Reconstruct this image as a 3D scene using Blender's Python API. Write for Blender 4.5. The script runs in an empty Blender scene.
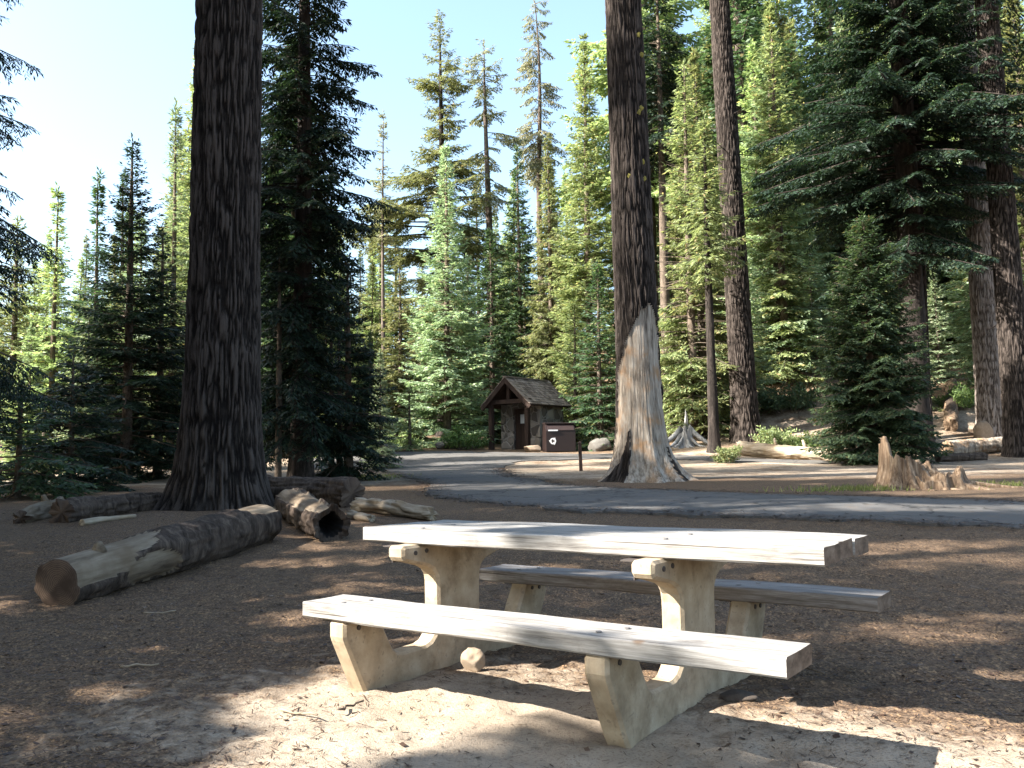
import bpy, bmesh, math, random
import numpy as np
from mathutils import Vector, Matrix

SC = bpy.context.scene
COL = SC.collection
R = math.radians

# ------------------------------------------------------------------ camera facts (metres; camera stands at x=0, y=0)
F, PIT, CH, ROLL = 897.6, 0.0834, 1.128, -0.0136
SUNV = np.array((-1.23, -0.39, 1.0))            # towards the sun, per metre of height
TX, TY, TYAW = 0.3987, 4.6183, -0.6103          # the picnic table


def smooth(a, b, x):
    t = np.clip((x - a) / (b - a), 0, 1)
    return t * t * (3 - 2 * t)


def _hash(i, j, k, seed):
    h = (i * 374761393 + j * 668265263 + k * 2147483647 + seed * 974711) & 0xFFFFFFFF
    h = ((h ^ (h >> 13)) * 1274126177) & 0xFFFFFFFF
    h = ((h ^ (h >> 16)) * 2246822519) & 0xFFFFFFFF
    return ((h ^ (h >> 15)) & 0xFFFF) / 65535.0


def vnoise(x, y, z=0.0, seed=0):
    x, y, z = np.broadcast_arrays(np.asarray(x, float), np.asarray(y, float), np.asarray(z, float))
    i, j, k = np.floor(x).astype(np.int64), np.floor(y).astype(np.int64), np.floor(z).astype(np.int64)
    u, v, w = x - i, y - j, z - k
    u, v, w = u * u * (3 - 2 * u), v * v * (3 - 2 * v), w * w * (3 - 2 * w)
    r = 0
    for a in (0, 1):
        for b in (0, 1):
            for c in (0, 1):
                r = r + _hash(i + a, j + b, k + c, seed) * (u if a else 1 - u) * (v if b else 1 - v) * (w if c else 1 - w)
    return r


def fbm(x, y, z=0.0, seed=0, oct=4):
    r, a, s = 0, 0.5, 0
    for o in range(oct):
        r = r + a * vnoise(x * 2 ** o, y * 2 ** o, np.asarray(z) * 2 ** o, seed + o * 17)
        s += a
        a *= 0.5
    return r / s


GY = [-400, 6, 8, 11, 14, 16, 22, 30, 40, 50, 70, 120, 200, 400]
GZ = [0, 0, .08, .25, .40, .44, .60, .82, 1.45, 2.0, 3.2, 6, 10, 18]


def terr0(x, y):
    s = np.maximum(y - 32.5, 0)
    return np.interp(y, GY, GZ) + smooth(2.5, 16, x) * 0.27 * s * s / (s + 2.0) * smooth(200, 60, y)


def terr(x, y):
    x, y = np.asarray(x, float), np.asarray(y, float)
    z = np.interp(y, GY, GZ)
    for d in (-0.6, 0.6):
        z = z + np.interp(y + d, GY, GZ)
    z = z / 3
    s = np.maximum(y - 32.5, 0)
    z = z + smooth(2.5, 16, x) * 0.27 * s * s / (s + 2.0) * smooth(200, 60, y)
    z = z + smooth(-9, -26, x) * -0.035 * np.maximum(y - 12, 0) * smooth(80, 40, y)
    z = z - .05 * np.exp(-((x - .55) / .8) ** 2 - ((y - 3.45) / .45) ** 2)
    z = z + (fbm(x * .23, y * .23, 0, 5, 2) - .5) * .10 * smooth(7, 12, y)
    return z


def micro(x, y):
    near = smooth(14, 8, y)
    m = (fbm(x * 1.3, y * 1.3, 0, 31, 3) - .5) * .07 + (fbm(x * 5, y * 5, 0, 41, 3) - .5) * .05 * near
    m = m + (fbm(x * 16, y * 16, 0, 51, 2) - .5) * .022 * near
    return m * (0.35 + 0.65 * near)


def ray(px, py):
    a, b = px - 512, py - 384
    c, s = math.cos(-ROLL), math.sin(-ROLL)
    a, b = c * a - s * b, s * a + c * b
    u, d = -b / F, 1.0
    return a / F, d * math.cos(PIT) - u * math.sin(PIT), d * math.sin(PIT) + u * math.cos(PIT)


def gp(px, py, plane=None):
    """the place on the ground (or on a level plane) that the photograph shows at a pixel"""
    X, Y, Z = ray(px, py)
    if plane is not None:
        t = (plane - CH) / Z
        return X * t, Y * t
    t = 2.0
    while t < 200:
        if CH + Z * t < float(terr(X * t, Y * t)):
            break
        t *= 1.004
    return X * t, Y * t


def gz(x, y):
    return float(terr(x, y))


# ------------------------------------------------------------------ object helpers
def mesh_np(name, V, faces, mats=(), mi=None, smoothed=False):
    me = bpy.data.meshes.new(name)
    V = np.asarray(V, np.float32).reshape(-1, 3)
    if isinstance(faces, np.ndarray):
        n, k = faces.shape
        me.vertices.add(len(V)); me.vertices.foreach_set('co', V.ravel())
        me.loops.add(n * k); me.loops.foreach_set('vertex_index', faces.astype(np.int32).ravel())
        me.polygons.add(n)
        me.polygons.foreach_set('loop_start', np.arange(0, n * k, k, dtype=np.int32))
        me.polygons.foreach_set('loop_total', np.full(n, k, np.int32))
        me.update(calc_edges=True)
    else:
        me.from_pydata([tuple(v) for v in V], [], faces)
    for m in mats:
        me.materials.append(m)
    if mi is not None:
        me.polygons.foreach_set('material_index', np.asarray(mi, np.int32))
    if smoothed:
        me.polygons.foreach_set('use_smooth', np.ones(len(me.polygons), bool))
    me.update()
    return me


def obj(name, me, parent=None, loc=None):
    o = bpy.data.objects.new(name, me)
    COL.objects.link(o)
    if parent is not None:
        o.parent = parent
    if loc is not None:
        o.location = loc
    return o


def tag(o, label=None, cat=None, group=None, kind=None):
    if label: o['label'] = label
    if cat: o['category'] = cat
    if group: o['group'] = group
    if kind: o['kind'] = kind
    return o


def thing(name, label, cat, loc=(0, 0, 0), group=None, rz=0.0, tilt=(0, 0)):
    o = bpy.data.objects.new(name, None)
    o.empty_display_size = 0.2
    COL.objects.link(o)
    o.location = loc
    o.rotation_euler = (tilt[0], tilt[1], rz)
    return tag(o, label, cat, group)


class MB:
    """collects simple shapes into one mesh"""
    def __init__(s): s.v = []; s.f = []; s.m = []
    def add(s, v, f, m=0):
        n = len(s.v); s.v += [tuple(p) for p in v]; s.f += [tuple(n + i for i in q) for q in f]; s.m += [m] * len(f)
    def box(s, c, d, rot=None, m=0):
        hx, hy, hz = d[0] / 2, d[1] / 2, d[2] / 2
        v = [Vector((x, y, z)) for x in (-hx, hx) for y in (-hy, hy) for z in (-hz, hz)]
        if rot is not None: v = [rot @ p for p in v]
        v = [p + Vector(c) for p in v]
        s.add(v, [(0, 1, 3, 2), (4, 6, 7, 5), (0, 4, 5, 1), (2, 3, 7, 6), (0, 2, 6, 4), (1, 5, 7, 3)], m)
    def tube(s, pts, rad, n=6, m=0, cap=True):
        pts = [Vector(p) for p in pts]; rings = []
        base = len(s.v)
        for i, p in enumerate(pts):
            t = (pts[min(i + 1, len(pts) - 1)] - pts[max(i - 1, 0)]).normalized()
            a = t.cross(Vector((0, 0, 1)) if abs(t.z) < .9 else Vector((1, 0, 0))).normalized(); b = t.cross(a)
            r = rad[i] if hasattr(rad, '__len__') else rad
            s.v += [tuple(p + (a * math.cos(k * 2 * math.pi / n) + b * math.sin(k * 2 * math.pi / n)) * r) for k in range(n)]
        for i in range(len(pts) - 1):
            for k in range(n):
                s.f.append((base + i * n + k, base + i * n + (k + 1) % n, base + (i + 1) * n + (k + 1) % n, base + (i + 1) * n + k)); s.m.append(m)
        if cap:
            s.f.append(tuple(base + k for k in range(n))[::-1]); s.m.append(m)
            s.f.append(tuple(base + (len(pts) - 1) * n + k for k in range(n))); s.m.append(m)
    def build(s, name, mats, parent=None, loc=None, smoothed=False, bevel=0):
        me = mesh_np(name, s.v, s.f, mats if isinstance(mats, (list, tuple)) else [mats], s.m, smoothed)
        bm = bmesh.new(); bm.from_mesh(me); bmesh.ops.recalc_face_normals(bm, faces=bm.faces[:])
        if bevel:
            bmesh.ops.bevel(bm, geom=bm.edges[:], offset=bevel, segments=2, affect='EDGES', profile=.6)
        bm.to_mesh(me); bm.free()
        return obj(name, me, parent, loc)


# ------------------------------------------------------------------ materials
class NT:
    def __init__(s, name):
        s.mat = bpy.data.materials.new(name); s.mat.use_nodes = True
        s.t = s.mat.node_tree; s.t.nodes.clear(); s.co = None
    def n(s, typ, **kw):
        nd = s.t.nodes.new(typ)
        for k, v in kw.items():
            if k.startswith('i_'):
                key = k[2:]
                nd.inputs[int(key) if key.isdigit() else key.replace('_', ' ')].default_value = v
            else: setattr(nd, k, v)
        return nd
    def l(s, a, b): s.t.links.new(a, b); return s
    def coord(s, scale=(1, 1, 1), kind='Object'):
        c = s.n('ShaderNodeTexCoord'); m = s.n('ShaderNodeMapping'); m.inputs['Scale'].default_value = scale
        s.l(c.outputs[kind], m.inputs['Vector']); return m.outputs[0]
    def noise(s, vec, scale, detail=4, rough=.55, dist=0.0):
        nd = s.n('ShaderNodeTexNoise'); nd.inputs['Scale'].default_value = scale; nd.inputs['Detail'].default_value = detail
        nd.inputs['Roughness'].default_value = rough; nd.inputs['Distortion'].default_value = dist
        s.l(vec, nd.inputs['Vector']); return nd.outputs['Fac']
    def ramp(s, fac, stops):
        nd = s.n('ShaderNodeValToRGB'); e = nd.color_ramp.elements
        while len(e) < len(stops): e.new(.5)
        for el, (p, c) in zip(e, stops): el.position = p; el.color = (*c, 1) if len(c) == 3 else c
        s.l(fac, nd.inputs[0]); return nd.outputs[0]
    def mix(s, fac, a, b, mode='MIX'):
        nd = s.n('ShaderNodeMix', data_type='RGBA', blend_type=mode)
        for sock, v in ((nd.inputs[0], fac), (nd.inputs[6], a), (nd.inputs[7], b)):
            if isinstance(v, (int, float)): sock.default_value = v
            elif isinstance(v, tuple): sock.default_value = (*v, 1)
            else: s.l(v, sock)
        return nd.outputs[2]
    def math(s, op, a, b=0.0):
        nd = s.n('ShaderNodeMath', operation=op)
        for sock, v in ((nd.inputs[0], a), (nd.inputs[1], b)):
            if isinstance(v, (int, float)): sock.default_value = v
            else: s.l(v, sock)
        return nd.outputs[0]
    def bump(s, h, strength, dist, normal=None):
        nd = s.n('ShaderNodeBump'); nd.inputs['Strength'].default_value = strength; nd.inputs['Distance'].default_value = dist
        s.l(h, nd.inputs['Height'])
        if normal is not None: s.l(normal, nd.inputs['Normal'])
        return nd.outputs[0]
    def out(s, col, rough=.85, bump=None, spec=.25):
        p = s.n('ShaderNodeBsdfPrincipled'); p.inputs['Specular IOR Level'].default_value = spec
        if isinstance(col, tuple): p.inputs['Base Color'].default_value = (*col, 1)
        else: s.l(col, p.inputs['Base Color'])
        if isinstance(rough, (int, float)): p.inputs['Roughness'].default_value = rough
        else: s.l(rough, p.inputs['Roughness'])
        if bump is not None: s.l(bump, p.inputs['Normal'])
        o = s.n('ShaderNodeOutputMaterial'); s.l(p.outputs[0], o.inputs[0]); return s.mat


def bark_mat(name, c0, c1, c2, zs=.16, scale=22, amp=.02):
    t = NT(name); v = t.coord((1, 1, zs)); v2 = t.coord((1, 1, 1))
    a = t.noise(t.coord((1, 1, zs * 1.8)), scale * 1.5, 6, .68, .5); b = t.noise(v, scale * .5, 4, .6, .8); c = t.noise(v2, 3.0, 3)
    h = t.math('ADD', t.math('MULTIPLY', a, .5), t.math('MULTIPLY', b, .6))
    col = t.ramp(h, [(.38, c0), (.55, c1), (.72, c2)])
    col = t.mix(t.ramp(c, [(.55, (0, 0, 0)), (.75, (1, 1, 1))]), col, tuple(x * 1.35 for x in c1))
    return t.out(col, .92, t.bump(h, .9, amp), .15)


def plate_mat(name, furrow, c1, plate):
    t = NT(name); at = t.n('ShaderNodeAttribute', attribute_name='plate'); a = t.noise(t.coord((1, 1, .3)), 38, 5, .7, .6); b = t.noise(t.coord(), 4, 4)
    h = t.math('ADD', at.outputs['Fac'], t.math('MULTIPLY', t.math('SUBTRACT', a, .5), .9))
    col = t.ramp(h, [(.18, furrow), (.5, c1), (.85, plate)]); col = t.mix(t.ramp(b, [(.5, (0, 0, 0)), (.7, (.6, .6, .6))]), col, tuple(x * 1.25 for x in c1))
    return t.out(col, .95, t.bump(a, .9, .025), .1)


def leaf_mat(name, cols, trans=.35, tint=(1, 1, .75)):
    t = NT(name)
    g = t.n('ShaderNodeNewGeometry'); oi = t.n('ShaderNodeObjectInfo')
    col = t.ramp(g.outputs['Random Per Island'], [(0, cols[0]), (.55, cols[1]), (.93, cols[2]), (1, cols[3])])
    hsv = t.n('ShaderNodeHueSaturation')
    mr = t.n('ShaderNodeMapRange'); mr.inputs[3].default_value = .485; mr.inputs[4].default_value = .515
    t.l(oi.outputs['Random'], mr.inputs[0]); t.l(mr.outputs[0], hsv.inputs['Hue'])
    mv = t.n('ShaderNodeMapRange'); mv.inputs[3].default_value = .8; mv.inputs[4].default_value = 1.2
    t.l(oi.outputs['Random'], mv.inputs[0]); t.l(mv.outputs[0], hsv.inputs['Value'])
    t.l(col, hsv.inputs['Color'])
    p = t.n('ShaderNodeBsdfPrincipled'); p.inputs['Roughness'].default_value = .55; p.inputs['Specular IOR Level'].default_value = .3
    t.l(hsv.outputs[0], p.inputs['Base Color'])
    tr = t.n('ShaderNodeBsdfTranslucent'); t.l(t.mix(1.0, hsv.outputs[0], tuple(2.0 * x for x in tint), 'MULTIPLY'), tr.inputs[0])
    m = t.n('ShaderNodeMixShader'); m.inputs[0].default_value = trans
    t.l(p.outputs[0], m.inputs[1]); t.l(tr.outputs[0], m.inputs[2])
    o = t.n('ShaderNodeOutputMaterial'); t.l(m.outputs[0], o.inputs[0]); return t.mat


def wood_mat(name, c0, c1, c2, axis=0, scale=9, stretch=.06, bump=.004, stain=None):
    t = NT(name); sc = [1, 1, 1]; sc[axis] = stretch
    v = t.coord(tuple(sc)); a = t.noise(v, scale * 3, 5, .65, .3); b = t.noise(v, scale, 3, .5, .6)
    h = t.math('ADD', t.math('MULTIPLY', a, .55), t.math('MULTIPLY', b, .5))
    col = t.ramp(h, [(.36, c0), (.52, c1), (.68, c2)])
    if stain:
        v2 = t.coord(); s_ = t.noise(v2, 2.2, 4, .6)
        col = t.mix(t.ramp(s_, [(.52, (0, 0, 0)), (.7, (.75, .75, .75))]), col, stain)
    return t.out(col, .8, t.bump(h, .7, bump), .2)


M = {}
M['bark'] = bark_mat('dark_bark', (.009, .0075, .0065), (.028, .0225, .0195), (.078, .062, .053), .13, 17, .03)
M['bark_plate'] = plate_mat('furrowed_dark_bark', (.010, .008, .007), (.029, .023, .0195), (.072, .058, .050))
M['bark_plate_sunlit'] = plate_mat('furrowed_sunlit_bark', (.06, .047, .039), (.17, .14, .118), (.29, .25, .22))  # sunlight on the grey trunk is put into this paler bark colour
M['bark_grey'] = bark_mat('grey_bark', (.030, .023, .018), (.10, .078, .063), (.20, .16, .135), .15, 20, .02)
M['bark_log'] = bark_mat('log_bark', (.012, .009, .007), (.055, .040, .031), (.13, .098, .075), .2, 15, .025)
M['bark_pale'] = bark_mat('pale_bark', (.06, .047, .038), (.22, .18, .15), (.38, .33, .29), .15, 20, .02)
M['twig'] = bark_mat('twig_bark', (.04, .03, .022), (.11, .085, .065), (.2, .16, .13), .3, 20, .004)
M['bare'] = wood_mat('weathered_bare_trunk_wood', (.05, .037, .028), (.25, .205, .16), (.42, .37, .31), 2, 9, .11, .05, (.30, .165, .075))
M['pale_log'] = wood_mat('bleached_wood', (.10, .07, .045), (.30, .24, .17), (.46, .39, .30), 0, 6, .12, .012, (.24, .17, .10))
M['stump'] = wood_mat('stump_wood', (.03, .018, .011), (.17, .112, .07), (.36, .27, .185), 2, 9, .09, .03, (.075, .052, .036))
M['log_wood'] = wood_mat('weathered_log_wood', (.06, .042, .028), (.17, .13, .09), (.28, .225, .165), 0, 6, .12, .012, (.13, .09, .055))
M['silver'] = wood_mat('silver_wood', (.08, .075, .07), (.25, .25, .25), (.42, .42, .42), 2, 5, .08, .02)
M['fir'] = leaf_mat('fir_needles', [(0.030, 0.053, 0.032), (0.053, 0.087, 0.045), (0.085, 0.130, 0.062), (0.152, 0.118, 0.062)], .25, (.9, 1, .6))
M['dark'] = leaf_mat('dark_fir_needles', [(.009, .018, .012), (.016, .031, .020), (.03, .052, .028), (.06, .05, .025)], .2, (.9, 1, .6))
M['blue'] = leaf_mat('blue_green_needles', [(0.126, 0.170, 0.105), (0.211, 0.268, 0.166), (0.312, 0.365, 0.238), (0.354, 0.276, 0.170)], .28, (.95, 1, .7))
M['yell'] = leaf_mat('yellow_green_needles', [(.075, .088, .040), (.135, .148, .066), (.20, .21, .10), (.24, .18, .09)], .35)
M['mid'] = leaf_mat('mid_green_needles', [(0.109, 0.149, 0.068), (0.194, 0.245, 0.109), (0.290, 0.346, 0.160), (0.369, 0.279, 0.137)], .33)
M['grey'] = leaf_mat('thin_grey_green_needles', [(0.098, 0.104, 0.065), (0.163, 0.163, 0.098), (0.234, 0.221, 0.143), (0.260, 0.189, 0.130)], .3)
M['shrub'] = leaf_mat('shrub_leaves', [(0.050, 0.081, 0.027), (0.088, 0.138, 0.043), (0.138, 0.194, 0.062), (0.188, 0.206, 0.081)], .35)

t = NT('concrete'); v = t.coord()
a = t.noise(v, 7, 5, .6); b = t.noise(v, 60, 3, .6); pit = t.noise(v, 28, 2, .5)
col = t.ramp(a, [(.3, (.25, .19, .125)), (.52, (.37, .295, .205)), (.72, (.47, .395, .295))])
col = t.mix(t.ramp(t.noise(v, 4.2, 6, .7), [(.52, (0, 0, 0)), (.66, (.75, .75, .75))]), col, (.20, .15, .10)); col = t.mix(t.ramp(t.noise(t.coord((1, 1, .25)), 14, 5, .7), [(.58, (0, 0, 0)), (.72, (.6, .6, .6))]), col, (.17, .13, .09))
col = t.mix(t.ramp(pit, [(.645, (0, 0, 0)), (.70, (.6, .6, .6))]), col, (.20, .155, .11))
M['concrete'] = t.out(col, .85, t.bump(t.math('ADD', b, t.math('MULTIPLY', pit, -1.5)), .25, .004), .2)


def plank_mat(name, pale, mid, dark, blotch):
    t = NT(name); v = t.coord((.045, 1, 1)); v2 = t.coord((.35, 1, 1)); v3 = t.coord()
    g = t.noise(v, 95, 5, .7, .25); w = t.noise(v, 26, 3, .55, .9); bl = t.noise(v2, 3.4, 4, .6)
    h = t.math('ADD', t.math('MULTIPLY', g, .6), t.math('MULTIPLY', w, .45))
    col = t.ramp(h, [(.36, dark), (.50, mid), (.62, pale)])
    col = t.mix(t.ramp(bl, [(.48, (0, 0, 0)), (.72, (.8, .8, .8))]), col, blotch)
    kn = t.n('ShaderNodeTexVoronoi'); kn.inputs['Scale'].default_value = 3.1; t.l(t.coord((.8, 1, 1)), kn.inputs['Vector'])
    ck = t.noise(t.coord((.02, 1, 1)), 40, 2, .5); col = t.mix(t.ramp(ck, [(.66, (0, 0, 0)), (.70, (.85, .85, .85))]), col, (.05, .04, .033)); gm = t.noise(t.coord((.6, 1, 1)), 5.5, 6, .75); col = t.mix(t.ramp(gm, [(.55, (0, 0, 0)), (.75, (.7, .7, .7))]), col, dark); col = t.mix(t.ramp(kn.outputs['Distance'], [(.045, (.8, .8, .8)), (.085, (0, 0, 0))]), col, (.16, .10, .06))
    return t.out(col, .72, t.bump(h, .55, .004), .25)


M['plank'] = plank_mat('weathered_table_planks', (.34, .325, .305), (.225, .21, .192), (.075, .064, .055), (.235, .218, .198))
M['plank_dark'] = plank_mat('shaded_stained_planks', (.26, .25, .245), (.145, .128, .115), (.07, .056, .047), (.17, .15, .135))  # far bench boards: stain, and the bench's shade put into a darker colour
M['plank_end'] = wood_mat('plank_end_grain', (.06, .04, .025), (.15, .10, .068), (.24, .175, .125), 1, 12, .5, .003)
M['steel'] = NT('rusty_steel').out((.06, .05, .045), .6)
t = NT('bolt_steel'); M['bolt'] = t.out((.16, .15, .15), .45, None, .5)

# ground: dusty trodden soil round the table, brown needle litter elsewhere
t = NT('forest_floor'); v = t.coord()
vc = t.n('ShaderNodeTexVoronoi'); vc.inputs['Scale'].default_value = 85; t.l(t.coord((1, .55, 1)), vc.inputs['Vector']); sv = t.n('ShaderNodeSeparateColor'); t.l(vc.outputs['Color'], sv.inputs[0])
vd = t.n('ShaderNodeTexVoronoi'); vd.inputs['Scale'].default_value = 190; t.l(t.coord((.5, 1, 1)), vd.inputs['Vector']); sd_ = t.n('ShaderNodeSeparateColor'); t.l(vd.outputs['Color'], sd_.inputs[0])
n1 = t.noise(v, .9, 4, .6, .4); n2 = t.noise(v, 9, 5, .65); n3 = t.noise(v, 75, 3, .7); n4 = t.noise(t.coord((1, .35, 1)), 150, 2, .6, 1.5)
lit = t.mix(n2, (.064, .044, .030), (.160, .112, .076)); lit = t.mix(t.ramp(n4, [(.45, (0, 0, 0)), (.62, (.8, .8, .8))]), lit, (.16, .11, .074))
lit = t.mix(t.ramp(sv.outputs[0], [(.80, (0, 0, 0)), (.83, (.85, .85, .85))]), lit, (.27, .175, .10)); lit = t.mix(t.ramp(sd_.outputs[1], [(.72, (0, 0, 0)), (.76, (.8, .8, .8))]), lit, (.034, .022, .015)); lit = t.mix(t.ramp(sd_.outputs[0], [(.86, (0, 0, 0)), (.89, (.8, .8, .8))]), lit, (.22, .14, .085))
dust = t.mix(n2, (.24, .19, .14), (.37, .305, .235)); dust = t.mix(t.ramp(n3, [(.55, (0, 0, 0)), (.7, (.6, .6, .6))]), dust, (.12, .083, .056))
at = t.n('ShaderNodeAttribute', attribute_name='worn')
wf = t.math('ADD', at.outputs['Fac'], t.math('MULTIPLY', t.math('SUBTRACT', n1, .5), 1.1))
wf = t.math('ADD', wf, t.math('MULTIPLY', t.math('SUBTRACT', n2, .5), .9))
col = t.mix(t.ramp(wf, [(.38, (0, 0, 0)), (.72, (1, 1, 1))]), lit, dust)
dk = t.ramp(sd_.outputs[0], [(.86, (0, 0, 0)), (.9, (.4, .4, .4))]); col = t.mix(dk, col, (.13, .09, .06))
M['ground'] = t.out(col, .95, t.bump(t.math('ADD', t.math('ADD', t.math('MULTIPLY', n2, .6), t.math('MULTIPLY', n3, .35)), t.math('MULTIPLY', n4, .25)), .8, .02), .1)

t = NT('asphalt'); v = t.coord(); a = t.noise(v, 120, 3, .7); b = t.noise(v, .8, 4, .6); c = t.noise(v, 6, 4, .6)
col = t.mix(b, (.082, .078, .074), (.125, .12, .114)); col = t.mix(t.ramp(a, [(.55, (0, 0, 0)), (.75, (.6, .6, .6))]), col, (.17, .165, .16))
col = t.mix(t.ramp(c, [(.54, (0, 0, 0)), (.72, (.75, .75, .75))]), col, (.13, .10, .075))
vk = t.n('ShaderNodeTexVoronoi', feature='DISTANCE_TO_EDGE'); vk.inputs['Scale'].default_value = .55; nd_ = t.n('ShaderNodeTexNoise'); nd_.inputs['Scale'].default_value = 2.5; mv_ = t.n('ShaderNodeVectorMath', operation='ADD'); t.l(v, nd_.inputs['Vector']); t.l(v, mv_.inputs[0]); t.l(nd_.outputs['Color'], mv_.inputs[1]); t.l(mv_.outputs[0], vk.inputs['Vector'])
col = t.mix(t.ramp(vk.outputs['Distance'], [(.008, (.8, .8, .8)), (.02, (0, 0, 0))]), col, (.03, .028, .027))
M['asphalt'] = t.out(col, .95, t.bump(a, .5, .012), .12)

t = NT('granite_rock'); v = t.coord(); a = t.noise(v, 6, 6, .65); b = t.noise(v, 40, 3, .6)
M['rock'] = t.out(t.mix(t.ramp(b, [(.45, (0, 0, 0)), (.7, (.5, .5, .5))]), t.mix(a, (.06, .056, .052), (.20, .185, .165)), (.1, .09, .08)), .9, t.bump(a, .6, .03), .2)
t = NT('tan_stone'); v = t.coord(); a = t.noise(v, 9, 5, .65)
M['tan_rock'] = t.out(t.mix(a, (.15, .11, .075), (.36, .28, .205)), .9, t.bump(a, .6, .01), .2)

t = NT('dark_stone'); v = t.coord(); a = t.noise(v, 14, 5, .65); M['dark_rock'] = t.out(t.mix(a, (.02, .016, .014), (.10, .08, .065)), .9, t.bump(a, .6, .01), .2)
t = NT('mortared_stone'); v = t.coord()
vo = t.n('ShaderNodeTexVoronoi'); vo.inputs['Scale'].default_value = 2.6; t.l(v, vo.inputs['Vector'])
ve = t.n('ShaderNodeTexVoronoi', feature='DISTANCE_TO_EDGE'); ve.inputs['Scale'].default_value = 2.6; t.l(v, ve.inputs['Vector'])
sep = t.n('ShaderNodeSeparateColor'); t.l(vo.outputs['Color'], sep.inputs[0])
col = t.ramp(sep.outputs[0], [(0, (.07, .06, .052)), (.5, (.14, .122, .105)), (1, (.25, .222, .192))])
col = t.mix(t.ramp(ve.outputs['Distance'], [(.02, (1, 1, 1)), (.06, (0, 0, 0))]), col, (.23, .21, .19))
M['stone'] = t.out(col, .9, t.bump(t.ramp(ve.outputs['Distance'], [(0, (0, 0, 0)), (.12, (1, 1, 1))]), .8, .05), .2)
t = NT('cedar_shakes'); v = t.coord(); a = t.noise(v, 5, 4, .6); oi = t.n('ShaderNodeNewGeometry')
M['shake'] = t.out(t.mix(oi.outputs['Random Per Island'], (.085, .066, .053), (.23, .19, .155)), .9, t.bump(a, .4, .01), .15)
M['brown'] = wood_mat('brown_stained_timber', (.017, .010, .008), (.034, .021, .016), (.055, .036, .028), 2, 6, .1, .004)
M['bin'] = NT('brown_painted_steel').out((.014, .007, .006), .45, None, .4)
M['binlid'] = NT('dark_brown_steel').out((.03, .018, .016), .4, None, .5)
M['white'] = NT('white_paint').out((.8, .8, .8), .6)
M['dirtywhite'] = NT('notice_paper').out((.62, .64, .66), .6)
t = NT('yellow_lichen'); v = t.coord(); a = t.noise(v, 30, 4, .7); M['lichen'] = t.out(t.mix(a, (.16, .14, .035), (.34, .29, .085)), .95, t.bump(a, 1, .03), .1)
t = NT('sawn_end'); v = t.coord(); wv = t.n('ShaderNodeTexWave', wave_type='RINGS', rings_direction='X'); wv.inputs['Scale'].default_value = 21
wv.inputs['Distortion'].default_value = 5; wv.inputs['Detail'].default_value = 3; t.l(v, wv.inputs['Vector'])
nn = t.noise(v, 4, 4)
col = t.mix(wv.outputs['Fac'], (.06, .04, .029), (.125, .086, .062)); col = t.mix(t.ramp(nn, [(.45, (0, 0, 0)), (.62, (1, 1, 1))]), col, (.045, .03, .022))
M['sawn'] = t.out(col, .85, t.bump(nn, .4, .006), .15)
M['black'] = NT('dark_interior').out((.012, .010, .009), .9)
M['needle'] = leaf_mat('fallen_needles', [(.035, .022, .014), (.075, .048, .03), (.14, .095, .06), (.26, .20, .14)], .05)
M['grass'] = leaf_mat('sparse_grass', [(.10, .12, .03), (.16, .18, .05), (.24, .23, .09), (.34, .28, .14)], .3)

# ------------------------------------------------------------------ ground
def axis(lo, hi, bands, grow=1.12, top=14.0):
    """bands: (from, to, step) ; beyond them steps grow"""
    a = [bands[0][0]]
    for f, tt, st in bands:
        while a[-1] < tt - 1e-6: a.append(a[-1] + st)
    st = bands[-1][2]
    while a[-1] < hi: st = min(st * grow, top); a.append(a[-1] + st)
    st = bands[0][2]; b = [bands[0][0]]
    while b[-1] > lo: st = min(st * grow, top); b.append(b[-1] - st)
    return np.array(b[:0:-1] + a)


gx = axis(-420, 420, [(-24, -6, .3), (-6, -3, .1), (-3, 3.6, .035), (3.6, 8, .1), (8, 30, .3)])
gy = axis(-120, 430, [(-1, 2.2, .2), (2.2, 6.5, .035), (6.5, 12, .08), (12, 46, .25)])
XX, YY = np.meshgrid(gx, gy)
ZZ = terr(XX, YY) + micro(XX, YY)
nx, ny = len(gx), len(gy)
ii = (np.arange(ny - 1)[:, None] * nx + np.arange(nx - 1)[None, :]).ravel()
me = mesh_np('ground', np.stack([XX, YY, ZZ], -1), np.stack([ii, ii + 1, ii + nx + 1, ii + nx], 1), [M['ground']], None, True)
at = me.attributes.new('worn', 'FLOAT', 'POINT')
dx, dy = XX - TX, YY - TY
lx, ly = math.cos(TYAW) * dx + math.sin(TYAW) * dy, -math.sin(TYAW) * dx + math.cos(TYAW) * dy
worn = np.exp(-((lx - .2) / 2.3) ** 2 - ((ly + .9) / 1.25) ** 2) * 1.0
worn = np.maximum(worn, np.exp(-((XX - 1.4) / 1.9) ** 2 - ((YY - 2.9) / .9) ** 2) * .95)
worn = np.maximum(worn, smooth(19, 23, YY) * smooth(46, 34, YY) * .6 + smooth(6, 12, XX) * smooth(36, 40, YY) * .3)
at.data.foreach_set('value', worn.astype(np.float32).ravel())
tag(obj('ground', me), kind='structure')


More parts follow.
